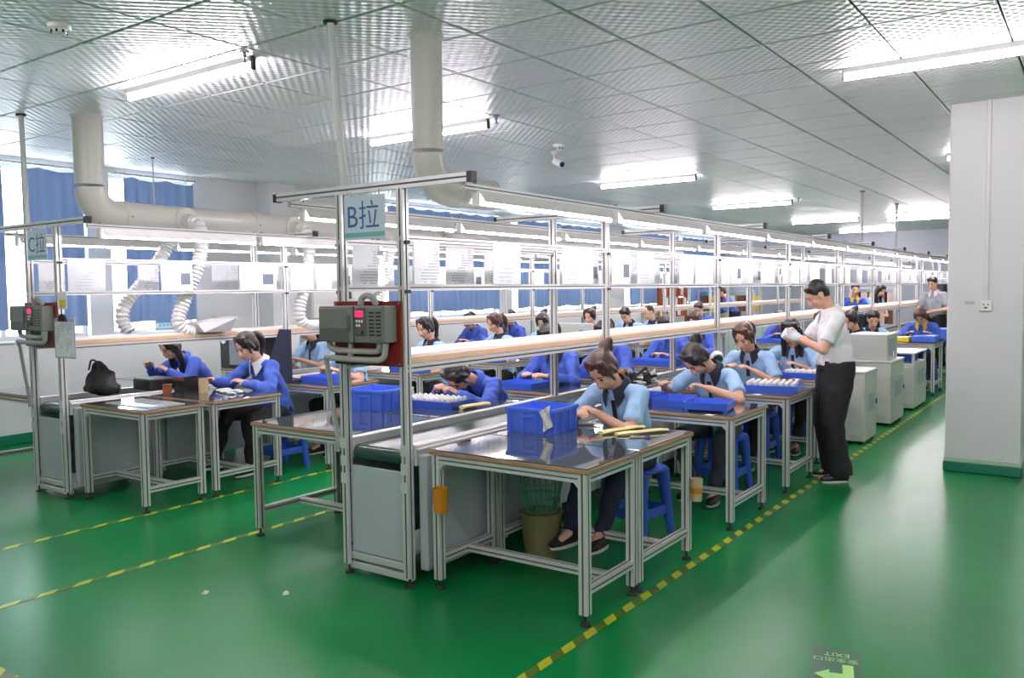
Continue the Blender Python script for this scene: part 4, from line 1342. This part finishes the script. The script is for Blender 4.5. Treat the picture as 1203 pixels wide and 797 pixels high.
# window side of line C
seat('seated person in blue jacket soldering under the ribbed hose of line C', -7.72, 5.32, JK, 'blue plastic stool on the window side of line C', style='long', lean=34, head=34, handL=(.10, -.50, .84), handR=(-.20, -.52, .88))
seat('seated person in light blue polo beside the black test cabinet', -7.5, 6.7, LB, None, near=False, style='pony', lean=10, head=26)
seat('seated person in blue jacket facing down in front of the wide curtain', -7.85, 10.22, JK, None, near=False, style='pony', lean=12, head=52)
seat('seated person in blue jacket partly behind the shelf of line C', -7.85, 11.25, JK, None, near=False, style='pony', lean=14, head=36)
# standing people
person(dict(label='standing person in white short-sleeved shirt, black trousers and white gloves, inspecting a part', x=-1.79, y=7.14, rz=-60, scale=.955, stand=True, male=True, belly=True, gloves=True, shirt=SHIRT_W, collar=SHIRT_W, placket=False, sleeve='short', style='short', lean=5, head=36, handL=(.04, -.33, 1.235), handR=(-.06, -.35, 1.255), poleL=(.7, .35, -1), dirL=(-.35, -.75, .35), dirR=(.45, -.75, .25), palmL=(-.8, 0, -.5), palmR=(.8, 0, -.4), curl=.8, footL=(.12, .02, .085), footR=(-.10, .02, .085), trousers=TROUSER))
person(dict(label='standing person in blue jacket with red collar at the distant end of line C', x=-7.75, y=20.9, rz=-80, stand=True, near=False, shirt=SHIRT_B, collar=RED, placket=False, sleeve='long', style='short', lean=26, head=20, handL=(.1, -.4, .95), handR=(-.1, -.4, .95)))
person(dict(label='standing person in grey top by the brown topped rack', x=-2.6, y=17.6, rz=-20, stand=True, near=False, male=True, shirt=SHIRT_G, collar=WHITE_C, placket=False, sleeve='short', style='short', lean=5, head=20, handL=(.1, -.3, 1.1), handR=(-.1, -.3, 1.1)))
person(dict(label='standing person in blue jacket with yellow collar among the distant benches', x=-4.2, y=18.1, rz=20, stand=True, near=False, shirt=SHIRT_B, collar=YELLOW_C, placket=False, sleeve='long', style='short', lean=18, head=10, handL=(.1, -.3, 1.1), handR=(-.1, -.3, 1.1)))
person(dict(label='standing person in light blue polo turned away among the distant benches', x=-4.02, y=18.75, rz=60, stand=True, near=False, shirt=SHIRT_L, collar=NAVY_C, sleeve='short', style='long', lean=18, head=30, handL=(.1, -.35, 1.0), handR=(-.1, -.35, 1.0)))

# ------------------------------------------------------------------ crates, trays and things on the tables
def hollow(mb, w, d, h, t=.004, taper=.0):
    a, b = w / 2, d / 2; c, e = a - taper, b - taper
    o0 = [(-c, -e, 0), (c, -e, 0), (c, e, 0), (-c, e, 0)]; o1 = [(-a, -b, h), (a, -b, h), (a, b, h), (-a, b, h)]
    i1 = [(-a + t, -b + t, h), (a - t, -b + t, h), (a - t, b - t, h), (-a + t, b - t, h)]
    i0 = [(-c + t, -e + t, t), (c - t, -e + t, t), (c - t, e - t, t), (-c + t, e - t, t)]
    vs = o0 + o1 + i1 + i0; fs = [(3, 2, 1, 0), (12, 13, 14, 15)]
    for k in range(3):
        for j in range(4):
            q = (j + 1) % 4; o = k * 4
            fs.append((o + j, o + q, o + 4 + q, o + 4 + j))
    return mb.add(vs, fs)
def crate(x, y, z, w, d, h, rz, label, m=BLUE_P):
    t = thing('plastic_crate', label, 'crate', (x, y, z), rz)
    hollow(MB(), w, d, h, .005, .01).build('body', m, t)
    r = MB(); a, b = w / 2, d / 2
    for x0, x1, y0, y1 in ((-a - .008, a + .008, -b - .008, -b), (-a - .008, a + .008, b, b + .008), (-a - .008, -a, -b, b), (a, a + .008, -b, b)):
        r.box(x0, x1, y0, y1, h - .02, h + .001, .002)
    r.build('rim', m, t)
    for j in range(2):
        for s in (-1, 1):
            n = 4
            for k in range(n):
                f = -.86 + 1.72 * k / (n - 1)
                if j == 0:
                    MB().box(f * a - .004, f * a + .004, s * (b - .004), s * (b + .006), .004, h - .02, .001).build('rib', m, t)
                else:
                    MB().box(s * (a - .004), s * (a + .006), f * b - .004, f * b + .004, .004, h - .02, .001).build('rib', m, t) if s > 0 else MB().box(-a - .006, -a + .004, f * b - .004, f * b + .004, .004, h - .02, .001).build('rib', m, t)
    MB().box(-.045, .045, -b - .0075, -b + .0, h * .62, h * .76, .003).build('grip', m, t)
    return t
c1 = crate(-2.745, 4.185, TZ, .32, .30, .145, math.radians(3), 'blue plastic crate with a crumpled bag, on the end table of line B')
bag = MB(); rb = random.Random(4); G = 7; top_ = []; bot_ = []
for i in range(G):
    for j in range(G):
        u, v = i / (G - 1) - .5, j / (G - 1) - .5
        px_, pz_ = .125 + (u * .7 - v * .25) * .085, .095 + (v + u * .3) * .12
        py_ = -.162 + .012 * math.sin(u * 9 + v * 5) - .006 * rb.random()
        top_.append((px_, py_ - .004, pz_)); bot_.append((px_, py_, pz_))
fs_ = []
for i in range(G - 1):
    for j in range(G - 1):
        q = (i * G + j, (i + 1) * G + j, (i + 1) * G + j + 1, i * G + j + 1)
        fs_.append(q); fs_.append(tuple(x + G * G for x in q[::-1]))
ed = [i * G for i in range(G)] + [(G - 1) * G + j for j in range(1, G)] + [i * G + G - 1 for i in range(G - 2, -1, -1)] + [j for j in range(G - 2, 0, -1)]
for k in range(len(ed)):
    a_, b_ = ed[k], ed[(k + 1) % len(ed)]
    fs_.append((b_, a_, a_ + G * G, b_ + G * G))
bag.add(top_ + bot_, fs_)
bo = bag.build('plastic_bag', CLEAR, None, 20); bo.location = (-2.745, 4.185, TZ); bo.rotation_euler.z = math.radians(3)
tag(bo, 'small crumpled clear plastic bag stuck on the front of the blue crate', 'bag')
crate(-4.26, 4.34, TZ, .33, .30, .15, math.radians(6), 'blue plastic crate on the window-side end tables of line B')

def tray(x, y, z, w, d, h, rz, label, dividers=0, m=BLUE_D, feet=False):
    t = thing('parts_tray', label, 'tray', (x, y, z + (.012 if feet else 0)), rz)
    hollow(MB(), w, d, h, .004, .006).build('body', m, t)
    for k in range(dividers):
        xx = -w / 2 + w * (k + 1) / (dividers + 1)
        MB().box(xx - .002, xx + .002, -d / 2 + .006, d / 2 - .006, .003, h * .8).build('divider', m, t)
    if feet:
        for i in (-1, 1):
            for j in (-1, 1):
                MB().box(i * (w / 2 - .02) - .01, i * (w / 2 - .02) + .01, j * (d / 2 - .02) - .01, j * (d / 2 - .02) + .01, -.012, .001).build('foot', m, t)
    return t
def bulb_proto(label, group):
    t = thing('white_bulb', label, 'bulb', group=group)
    MB().lathe([(.001, 0), (.010, 0), (.010, .02), (.012, .022), (.014, .035), (.001, .036)], n=10).build('cap', WHITE_LAM, t, 40)
    MB().lathe([(.001, .034), (.013, .036), (.017, .048), (.015, .06), (.008, .068), (.001, .069)], n=10).build('globe', BULB, t, 50)
    return t
bulb = [None]
def bulbs_in(x, y, z, w, d, rz, nx, ny, label, group):
    for i in range(nx):
        for j in range(ny):
            lx = -w / 2 + w * (i + .5) / nx; ly = -d / 2 + d * (j + .5) / ny
            p = V3((x, y, z)) + Matrix.Rotation(rz, 3, 'Z') @ V3((lx, ly, 0))
            if bulb[0] is None:
                bulb[0] = bulb_proto(label, group); bulb[0].location = p
            else:
                dup(bulb[0], p, random.random() * 3, label, group)
# first aisle table: foam strips, scissors-like tool, small parts
def strip(x, y, z, L, wd, h, rz, label, tilt=0.0):
    o = MB().loft([(-L / 2, 0, h / 2), (-L * .3, 0, h / 2 + .004), (0, .004, h / 2 + .002), (L * .3, 0, h / 2 + .005), (L / 2, -.003, h / 2)], [(wd / 2, h / 2)] * 5, (0, 1, 0), 8).build('foam_strip', YELLOW_F, None, 50)
    o.location = (x, y, z); o.rotation_euler = (0, tilt, rz)
    return tag(o, label, 'foam strip')
strip(-2.30, 4.36, TZ, .34, .055, .022, math.radians(72), 'longer cream foam strip on the table beside the worker with brown bun')
strip(-2.17, 4.36, TZ, .34, .05, .018, math.radians(58), 'thinner cream foam strip lying next to the longer one')
sc_ = thing('metal_clip_tool', 'small metal tool with silver jaws lying beside the foam strips', 'tool', (-2.12, 4.22, TZ), .6)
MB().tube([(-.05, 0, .006), (.03, .008, .006)], .004, 8).build('jaw', STEEL, sc_, 40); MB().tube([(-.05, .012, .006), (.03, .004, .006)], .004, 8).build('jaw', STEEL, sc_, 40)
for s in (-1, 1):
    MB().rings([[(.05 + (.014 + .003 * math.cos(b)) * math.cos(a), s * .014 + .006 + (.014 + .003 * math.cos(b)) * math.sin(a), .006 + .003 * math.sin(b)) for b in [2 * PI * q / 6 for q in range(6)]] for a in [2 * PI * q / 12 for q in range(12)]], cap=False, closed=True).build('grip', mat('purple_plastic', (90, 60, 130), .4), sc_, 50)
sl = thing('soldering_tip', 'short silver soldering tip lying in front of the worker with brown bun', 'tool', (-2.60, 4.46, TZ), .3)
MB().tube([(-.05, 0, .013), (.04, 0, .013)], .013, 12).build('barrel', ALU_WHITE, sl, 40); MB().tube([(.04, 0, .013), (.10, 0, .011), (.12, 0, .008)], [.006, .004, .001], 8).build('tip', ALU_WHITE, sl, 40)

# rolls and cups taped to the table legs
def taped(x, y, z, r, h, m, label):
    t = thing('taped_cup', label, 'cup', (x, y, z))
    MB().lathe([(r * .85, 0), (r, h), (r - .004, h), (r * .85 - .004, .004), (.001, .004)], n=20).build('cup', m, t, 40)
    MB().lathe([(r * .93 + .001, h * .35), (r * .97 + .001, h * .6), (r * .93 + .0005, h * .6)], n=20).build('tape_band', AMBER, t, 40)
taped(-2.815, 3.315 + .0, .44, .042, .13, AMBER, 'amber tape-wrapped cup fixed to the leg of the short end table')
taped(-1.915, 4.55, .36, .036, .13, CARD, 'beige paper cup taped to the leg facing the next worker')
wb = thing('waste_bin', 'olive plastic waste bin under the tables by the conveyor of line B', 'bin', (-2.74, 4.16, 0))
MB().lathe([(.10, 0), (.13, .26), (.136, .27), (.126, .27), (.096, .006), (.001, .006)], n=26).build('bucket', OLIVE, wb, 40)
gc = thing('mesh_basket', 'green mesh basket standing in the olive waste bin', 'basket', (-2.74, 4.16, .275))
for k in range(20):
    a = 2 * PI * k / 20
    MB().tube([(.09 * math.cos(a), .09 * math.sin(a), 0), (.13 * math.cos(a), .13 * math.sin(a), .18)], .004, 5).build('wire', NET, gc)
for r_, z_ in ((.092, .003), (.112, .09), (.132, .18)):
    MB().rings([[((r_ + .005 * math.cos(b)) * math.cos(a), (r_ + .005 * math.cos(b)) * math.sin(a), z_ + .005 * math.sin(b)) for b in [2 * PI * q / 6 for q in range(6)]] for a in [2 * PI * q / 24 for q in range(24)]], cap=False, closed=True).build('hoop', NET, gc, 60)

# second table: two open trays and parts
tray(-2.20, 5.46, TZ, .30, .27, .05, math.radians(8), 'open blue tray with white paper on the second aisle table', 0, feet=True)
pp = MB().box(-.09, .09, -.06, .06, 0, .003).build('paper_slip', WHITE_LAM); pp.location = (-2.20, 5.46, TZ + .017); pp.rotation_euler.z = .3
tag(pp, 'white paper slip lying inside the open blue tray', 'paper')
tray(-2.505, 5.58, TZ, .24, .34, .055, math.radians(4), 'blue tray filled with dark screws on the second aisle table', 0)
for k in range(26):
    a, b = random.uniform(-.09, .09), random.uniform(-.13, .13)
    o = bpy.data.objects.new('dark_screw', bpy.data.meshes.get('dark_screw_mesh') or MB().cap((-.012, 0, .005), (.012, 0, .005), .005, .003, 6).mesh('dark_screw_mesh', DARK, 50)); C.objects.link(o)
    o.location = (-2.505 + a, 5.58 + b, TZ + .004); o.rotation_euler.z = random.random() * 6
    tag(o, 'small dark screw lying in the blue tray of screws', 'screw', 'screws in the blue tray')
tray(-2.77, 5.60, TZ, .22, .38, .06, math.radians(2), 'blue tray beside the conveyor on the second aisle table', 1)
# third table: bulbs in a shallow tray
tray(-2.20, 6.80, TZ, .44, .34, .045, math.radians(10), 'shallow blue tray packed with white bulbs on the third aisle table')
bulbs_in(-2.20, 6.80, TZ + .005, .40, .30, math.radians(10), 8, 6, 'small white bulb standing in the packed blue tray', 'bulbs in the packed tray')
tray(-2.25, 7.84, TZ, .36, .26, .05, 0, 'shallow blue tray of white parts on the table next to the standing man')
bulbs_in(-2.25, 7.84, TZ + .005, .32, .22, 0, 6, 4, 'small white bulb in the tray next to the standing man', 'bulbs near the standing man')
tray(-4.00, 4.66, TZ, .50, .28, .05, math.radians(4), 'blue tray of white caps in front of the worker bent very low')
bulbs_in(-4.00, 4.66, TZ + .005, .46, .24, math.radians(4), 9, 5, 'small white cap standing in the tray of the worker bent low', 'white caps before the bent worker')
strip(-3.67, 4.72, TZ, .26, .06, .03, math.radians(80), 'cream foam block next to the tray of white caps')
gl_ = thing('glass_jar', 'small clear jar with cream lid by the tray of white caps', 'jar', (-4.38, 4.82, TZ))
MB().lathe([(.001, 0), (.03, 0), (.03, .07), (.022, .08), (.001, .08)], n=16).build('jar', CLEAR, gl_, 40)
MB().lathe([(.001, .08), (.027, .08), (.027, .1), (.001, .1)], n=16).build('lid', YELLOW_F, gl_, 40)
for y, wd in ((5.9, .36), (7.0, .3), (8.44, .5), (9.62, .4), (12.5, .4)):
    tray(-4.06, y, TZ, wd, .30, .055, random.uniform(-.1, .1), 'blue tray on a window-side table of line B')['group'] = 'blue trays on the window side of line B'
# third aisle worker's white instrument on the table
ins = thing('desk_magnifier', 'white desk magnifier with round lens between the second and third aisle workers', 'magnifier', (-2.66, 6.72, TZ))
MB().lathe([(.001, 0), (.07, 0), (.07, .015), (.02, .02), (.001, .02)], n=20).build('base', WHITE_LAM, ins, 40)
MB().tube(smooth_path([(0, 0, .015), (.02, .02, .12), (-.02, .0, .22), (.03, -.04, .26)], 6, 4), .010, 8).build('arm', INV_D, ins, 50)
MB().tube([(.02, -.03, .262), (.05, -.07, .24)], .055, 20).build('head', WHITE_LAM, ins, 40)
MB().tube([(.048, -.068, .242), (.052, -.073, .239)], .042, 20).build('lens', mat('dark_lens', (50, 54, 60), .05), ins, 40)

# wiring fixture over the conveyor of line B
fx = thing('wiring_fixture', 'black wiring fixture with orange box and tangled white wires over the conveyor', 'fixture', (CXB + .02, 6.25, .776))
MB().box(-.19, .19, -.35, .35, 0, .02, .004).build('base_plate', BLACK, fx)
MB().box(-.12, .06, -.33, -.15, .10, .16, .008).build('orange_box', ORANGE, fx)
MB().lathe([(.001, .16), (.035, .16), (.035, .185), (.001, .19)], (-.03, -.24, 0), 16).build('button', BLACK, fx, 40)
for x in (-.1, .04):
    MB().tube([(x, -.24, .02), (x, -.24, .10)], .012, 8).build('post', STEEL, fx, 40)
MB().tube([(.10, -.1, .02), (.10, -.1, .13)], .035, 14).build('motor', DARK, fx, 40)
for k in range(16):
    rr = random.Random(k); p = [(rr.uniform(-.15, .17), rr.uniform(-.3, .3), .02)]
    for q in range(4):
        p.append((max(-.17, min(.17, p[-1][0] + rr.uniform(-.1, .1))), max(-.32, min(.32, p[-1][1] + rr.uniform(-.16, .16))), rr.uniform(.04, .17)))
    p.append((rr.uniform(-.15, .17), rr.uniform(-.3, .3), .022))
    MB().tube(smooth_path(p, 5, 4), .007 if k % 3 else .011, 6).build('wire', (BULB if k % 3 else DARK), fx, 50)
for k in range(5):
    MB().box(-.16 + .06 * k, -.12 + .06 * k, .12 + .03 * (k % 2), .2 + .03 * (k % 2), .02, .06 + .02 * (k % 3), .004).build('terminal_block', (BULB, DARK, STEEL)[k % 3], fx)

# white monitor, black test cabinets and hand tools of line C
mo = thing('monitor', 'white monitor back with a blue badge on a line C table', 'monitor', (-6.15, 10.20, TZ))
MB().box(-.13, .13, -.02, .10, 0, .02, .004).build('base', CAB, mo); MB().box(-.03, .03, .03, .05, .02, .14).build('stand', CAB, mo)
MB().box(-.31, .31, .0, .05, .10, .36, .008).build('housing', CAB, mo); MB().box(.10, .17, -.003, .0, .16, .27).build('badge', mat('sky_blue_badge', (90, 170, 220), .4), mo)
tc_ = thing('test_cabinet', 'black test cabinet with glass door and white dial on line C', 'cabinet', (-7.90, 5.86, TZ))
MB().box(-.32, .32, 0, .32, 0, .42, .006).build('body', BLACK, tc_)
MB().box(-.14, .26, -.012, 0, .04, .36, .004).build('door', mat('smoked_pane', (150, 156, 164), .1), tc_)
MB().tube([(-.24, -.014, .32), (-.24, .0, .32)], .045, 24).build('dial', WHITE_LAM, tc_, 40); MB().box(-.243, -.237, -.017, -.014, .32, .355).build('needle', BLACK, tc_)
nv = thing('navy_screen', 'tall navy steel screen standing on a line C table beside the inverter', 'screen', (-6.38, 5.16, TZ))
MB().prism([(-.2, 0), (.2, 0), (.2, .5), (.05, .5)], 'y', 0, .02).build('panel', NAVY, nv); MB().box(-.2, .2, .02, .22, 0, .02).build('base', NAVY, nv)
bb = thing('tool_bag', 'slumped black tool bag on the conveyor end of line C', 'bag', (CXC + .02, 3.72, .777))
b_ = MB(); b_.ell((0, 0, .10), (.15, .12, .12)); b_.ell((-.05, .02, .18), (.07, .07, .10)); b_.ell((.09, -.02, .07), (.08, .1, .08)); b_.box(-.14, .14, -.1, .1, 0, .08, .02)
link(organic(b_, 'bag', DARK, .014, 3, .012, .15, 4), 'bag_body', bb)
MB().tube(smooth_path([(-.1, -.05, .2), (-.06, -.05, .29), (.03, -.05, .28), (.05, -.05, .18)], 5, 3), .008, 6).build('handle', DARK, bb, 50)
bk = thing('black_case', 'flat black case on the conveyor of line C next to the tool bag', 'case', (CXC + .10, 4.15, .777))
MB().box(-.14, .14, -.12, .12, 0, .10, .01).build('case_body', BLACK, bk); MB().box(-.05, .05, -.135, -.12, .05, .07, .004).build('handle', DARK, bk)
rd = thing('copper_coil_reel', 'small red-brown wire reel on the first line C table', 'reel', (-6.47, 4.08, TZ))
MB().lathe([(.001, 0), (.04, 0), (.04, .008), (.028, .01), (.028, .07), (.04, .072), (.04, .08), (.001, .08)], n=20).build('spool', BROWN, rd, 40); MB().lathe([(.029, .012), (.037, .015), (.037, .065), (.029, .068)], n=20).build('winding', COPPER, rd, 40)
cd = thing('cardboard_tube', 'beige cardboard tube standing on the first line C table', 'tube', (-6.28, 4.30, TZ))
MB().lathe([(.04, 0), (.04, .12), (.034, .12), (.034, 0)], n=20).build('tube', CARD, cd, 40)
bx = thing('parts_box', 'dark box with orange rim beside the cardboard tube', 'box', (-6.47, 4.29, TZ))
hollow(MB(), .14, .2, .12, .005).build('body', BLACK, bx); MB().box(-.075, .075, -.105, -.1, .10, .125).build('rim', COPPER, bx)
gs = thing('glass_sheet', 'clear glass sheet lying on the end table of line C', 'glass', (-6.05, 3.62, TZ))
MB().box(-.30, .30, -.15, .15, 0, .006, .001).build('sheet', mat('pale_glass_sheet', (200, 214, 214), .03, spec=.9), gs)
pb = thing('parts_bag', 'flat clear bag of white parts in front of the worker with white collar', 'bag', (-6.08, 4.40, TZ))
pbm = MB()
for k in range(18):
    rr = random.Random(k + 50); pbm.ell((rr.uniform(-.15, .15), rr.uniform(-.09, .09), .012), (rr.uniform(.03, .06), rr.uniform(.02, .04), .012), n=8, m=5)
link(organic(pbm, 'bag_film', CLEAR, .008, 1, .005, .05, 2), 'bag_film', pb)
for k, y in enumerate((5.42, 6.6, 7.98, 8.98, 11.5, 14.4)):
    tray(-6.0, y, TZ, .36, .28, .055, random.uniform(-.1, .1), 'blue tray on an aisle-side table of line C')['group'] = 'blue trays on line C'

# ------------------------------------------------------------------ grey cabinets along the aisle
def cabinet(x0, x1, y0, y1, h, label, shelf=False):
    t = thing('equipment_cabinet', label, 'cabinet', ((x0 + x1) / 2, (y0 + y1) / 2, 0))
    a, b = (x1 - x0) / 2, (y1 - y0) / 2
    if shelf:
        MB().box(-a, a, -b, b, .03, h - .14, .006).build('body', CAB, t)
        for i in (-1, 1):
            for j in (-1, 1):
                MB().box(i * a - (.03 if i > 0 else 0), i * a + (0 if i > 0 else .03), j * b - (.03 if j > 0 else 0), j * b + (0 if j > 0 else .03), h - .14, h - .02).build('post', CAB, t)
    else:
        MB().box(-a, a, -b, b, .03, h - .02, .006).build('body', CAB, t)
    MB().box(-a - .01, a + .01, -b - .01, b + .01, h - .02, h, .005).build('top', WHITE_LAM, t)
    d = MB().box(a, a + .008, -b + .03, b - .03, .08, h - .18, .003).build('door', CAB, t)
    MB().box(a + .008, a + .011, -b * .55, b * .55, h - .42, h - .24).build('notice', CAB_D, d)
    MB().box(a + .008, a + .02, b - .07, b - .05, h * .5, h * .5 + .05, .003).build('latch', BLACK, d)
    MB().box(-a + .03, a - .03, -b - .006, -b, .08, h - .18, .003).build('front_panel', CAB, t)
    for i in (-1, 1):
        for j in (-1, 1):
            MB().lathe([(.001, 0), (.02, 0), (.02, .03), (.001, .03)], (i * (a - .04), j * (b - .04), 0), 10).build('foot', DARK, t)
    return t
cabinet(-2.42, -1.93, 8.82, 9.34, .74, 'grey steel cabinet right behind the standing man')
cabinet(-2.42, -1.94, 10.15, 10.85, .74, 'grey steel cabinet carrying the pale box')
cabinet(-2.36, -1.94, 11.55, 12.40, .74, 'grey steel cabinet with open top shelf holding a blue bin', True)
crate(-2.15, 11.97, .60, .30, .36, .10, 0, 'blue bin inside the open shelf of the grey cabinet', BLUE_D)
pbx = thing('instrument_box', 'large pale grey instrument box on top of the grey cabinets', 'instrument', (-2.19, 10.45, .74))
MB().box(-.23, .20, -.27, .27, 0, .30, .008).build('case', CAB, pbx)
MB().box(.20, .206, -.2, .2, .05, .25, .003).build('side_panel', CAB_D, pbx)
MB().tube(smooth_path([(.21, -.2, .05), (.26, -.24, .0), (.25, -.2, .12), (.23, -.1, .06)], 5, 3), .006, 6).build('cable', BULB, pbx, 50)
# packs on the table of the worker with the yellow collar
def pack(x, y, w, d, h, m, label):
    t = thing('parts_pack', label, 'pack', (x, y, TZ))
    MB().box(-w / 2, w / 2, -d / 2, d / 2, 0, h, .012).build('wrap', m, t); MB().box(-w * .3, w * .3, -d / 2 - .002, -d / 2, h * .3, h * .7).build('flap', m, t)
pack(-2.52, 13.40, .42, .22, .08, YELLOW, 'bright yellow pack in front of the worker with the yellow collar')
pack(-2.12, 13.45, .32, .3, .10, BLUE_P, 'blue pack next to the bright yellow pack')
pack(-2.1, 15.3, .5, .4, .12, BLUE_P, 'pale blue pack on the table past the yellow collar worker')

# ------------------------------------------------------------------ distant racks
def rack(x, y, w, d, h, label, goods, rows=3, cols=6, rz=0.0):
    t = thing('storage_rack', label, 'rack', (x, y, 0), rz)
    for i in (-1, 1):
        for j in (-1, 1):
            MB().box(i * w / 2 - .02, i * w / 2 + .02, j * d / 2 - .02, j * d / 2 + .02, 0, h).build('upright', ALU, t)
    for r in range(rows):
        z = .35 + (h - .35) * r / max(1, rows - 1) - .02
        MB().box(-w / 2, w / 2, -d / 2, d / 2, z, z + .02).build('shelf', ALU, t)
        if r < rows - 1:
            step = (h - .35) / max(1, rows - 1)
            for c in range(cols):
                xx = -w / 2 + w * (c + .5) / cols
                MB().box(xx - w / cols * .38, xx + w / cols * .38, -d * .4, d * .4, z + .02, z + step * .8, .006).build('stored_box', goods[(c + r) % len(goods)], t)
    return t
cr = thing('coil_rack', 'orange-red rack of wire coils against the window wall', 'rack', (-9.2, 20.3, 0), PI / 2)
for x in (-.85, .85):
    MB().box(x - .03, x + .03, -.03, .03, 0, 1.62).build('upright', COPPER, cr)
for r in range(3):
    z = .85 + .26 * r
    MB().box(-.85, .85, -.02, .02, z, z + .03).build('bar', RED, cr)
    for k in range(9):
        MB().tube([(-.75 + .19 * k, 0, z + .03), (-.75 + .19 * k, 0, z + .23)], .045, 10).build('coil', (COPPER if (k + r) % 3 else BULB), cr, 40)
rack(-4.15, 19.8, .9, .5, 1.55, 'rack of pale pink boxes at the distant end of line B', (PINK, PINK, BROWN), 4, 5)
rack(-2.3, 18.6, 1.0, .6, 1.72, 'tall rack with brown boxes by the standing person in grey', (BROWN, STEEL, NAVY, DARK), 4, 4)
rack(-1.7, 16.9, .9, .5, 1.2, 'low rack of dark equipment past the aisle tables', (DARK, NAVY, STEEL), 3, 4)
rack(-8.6, 22.8, 1.6, .6, 1.5, 'rack of mixed boxes near the last window', (BULB, BROWN, YELLOW, NAVY), 3, 6)



bpy.data.scenes.remove(LAB)
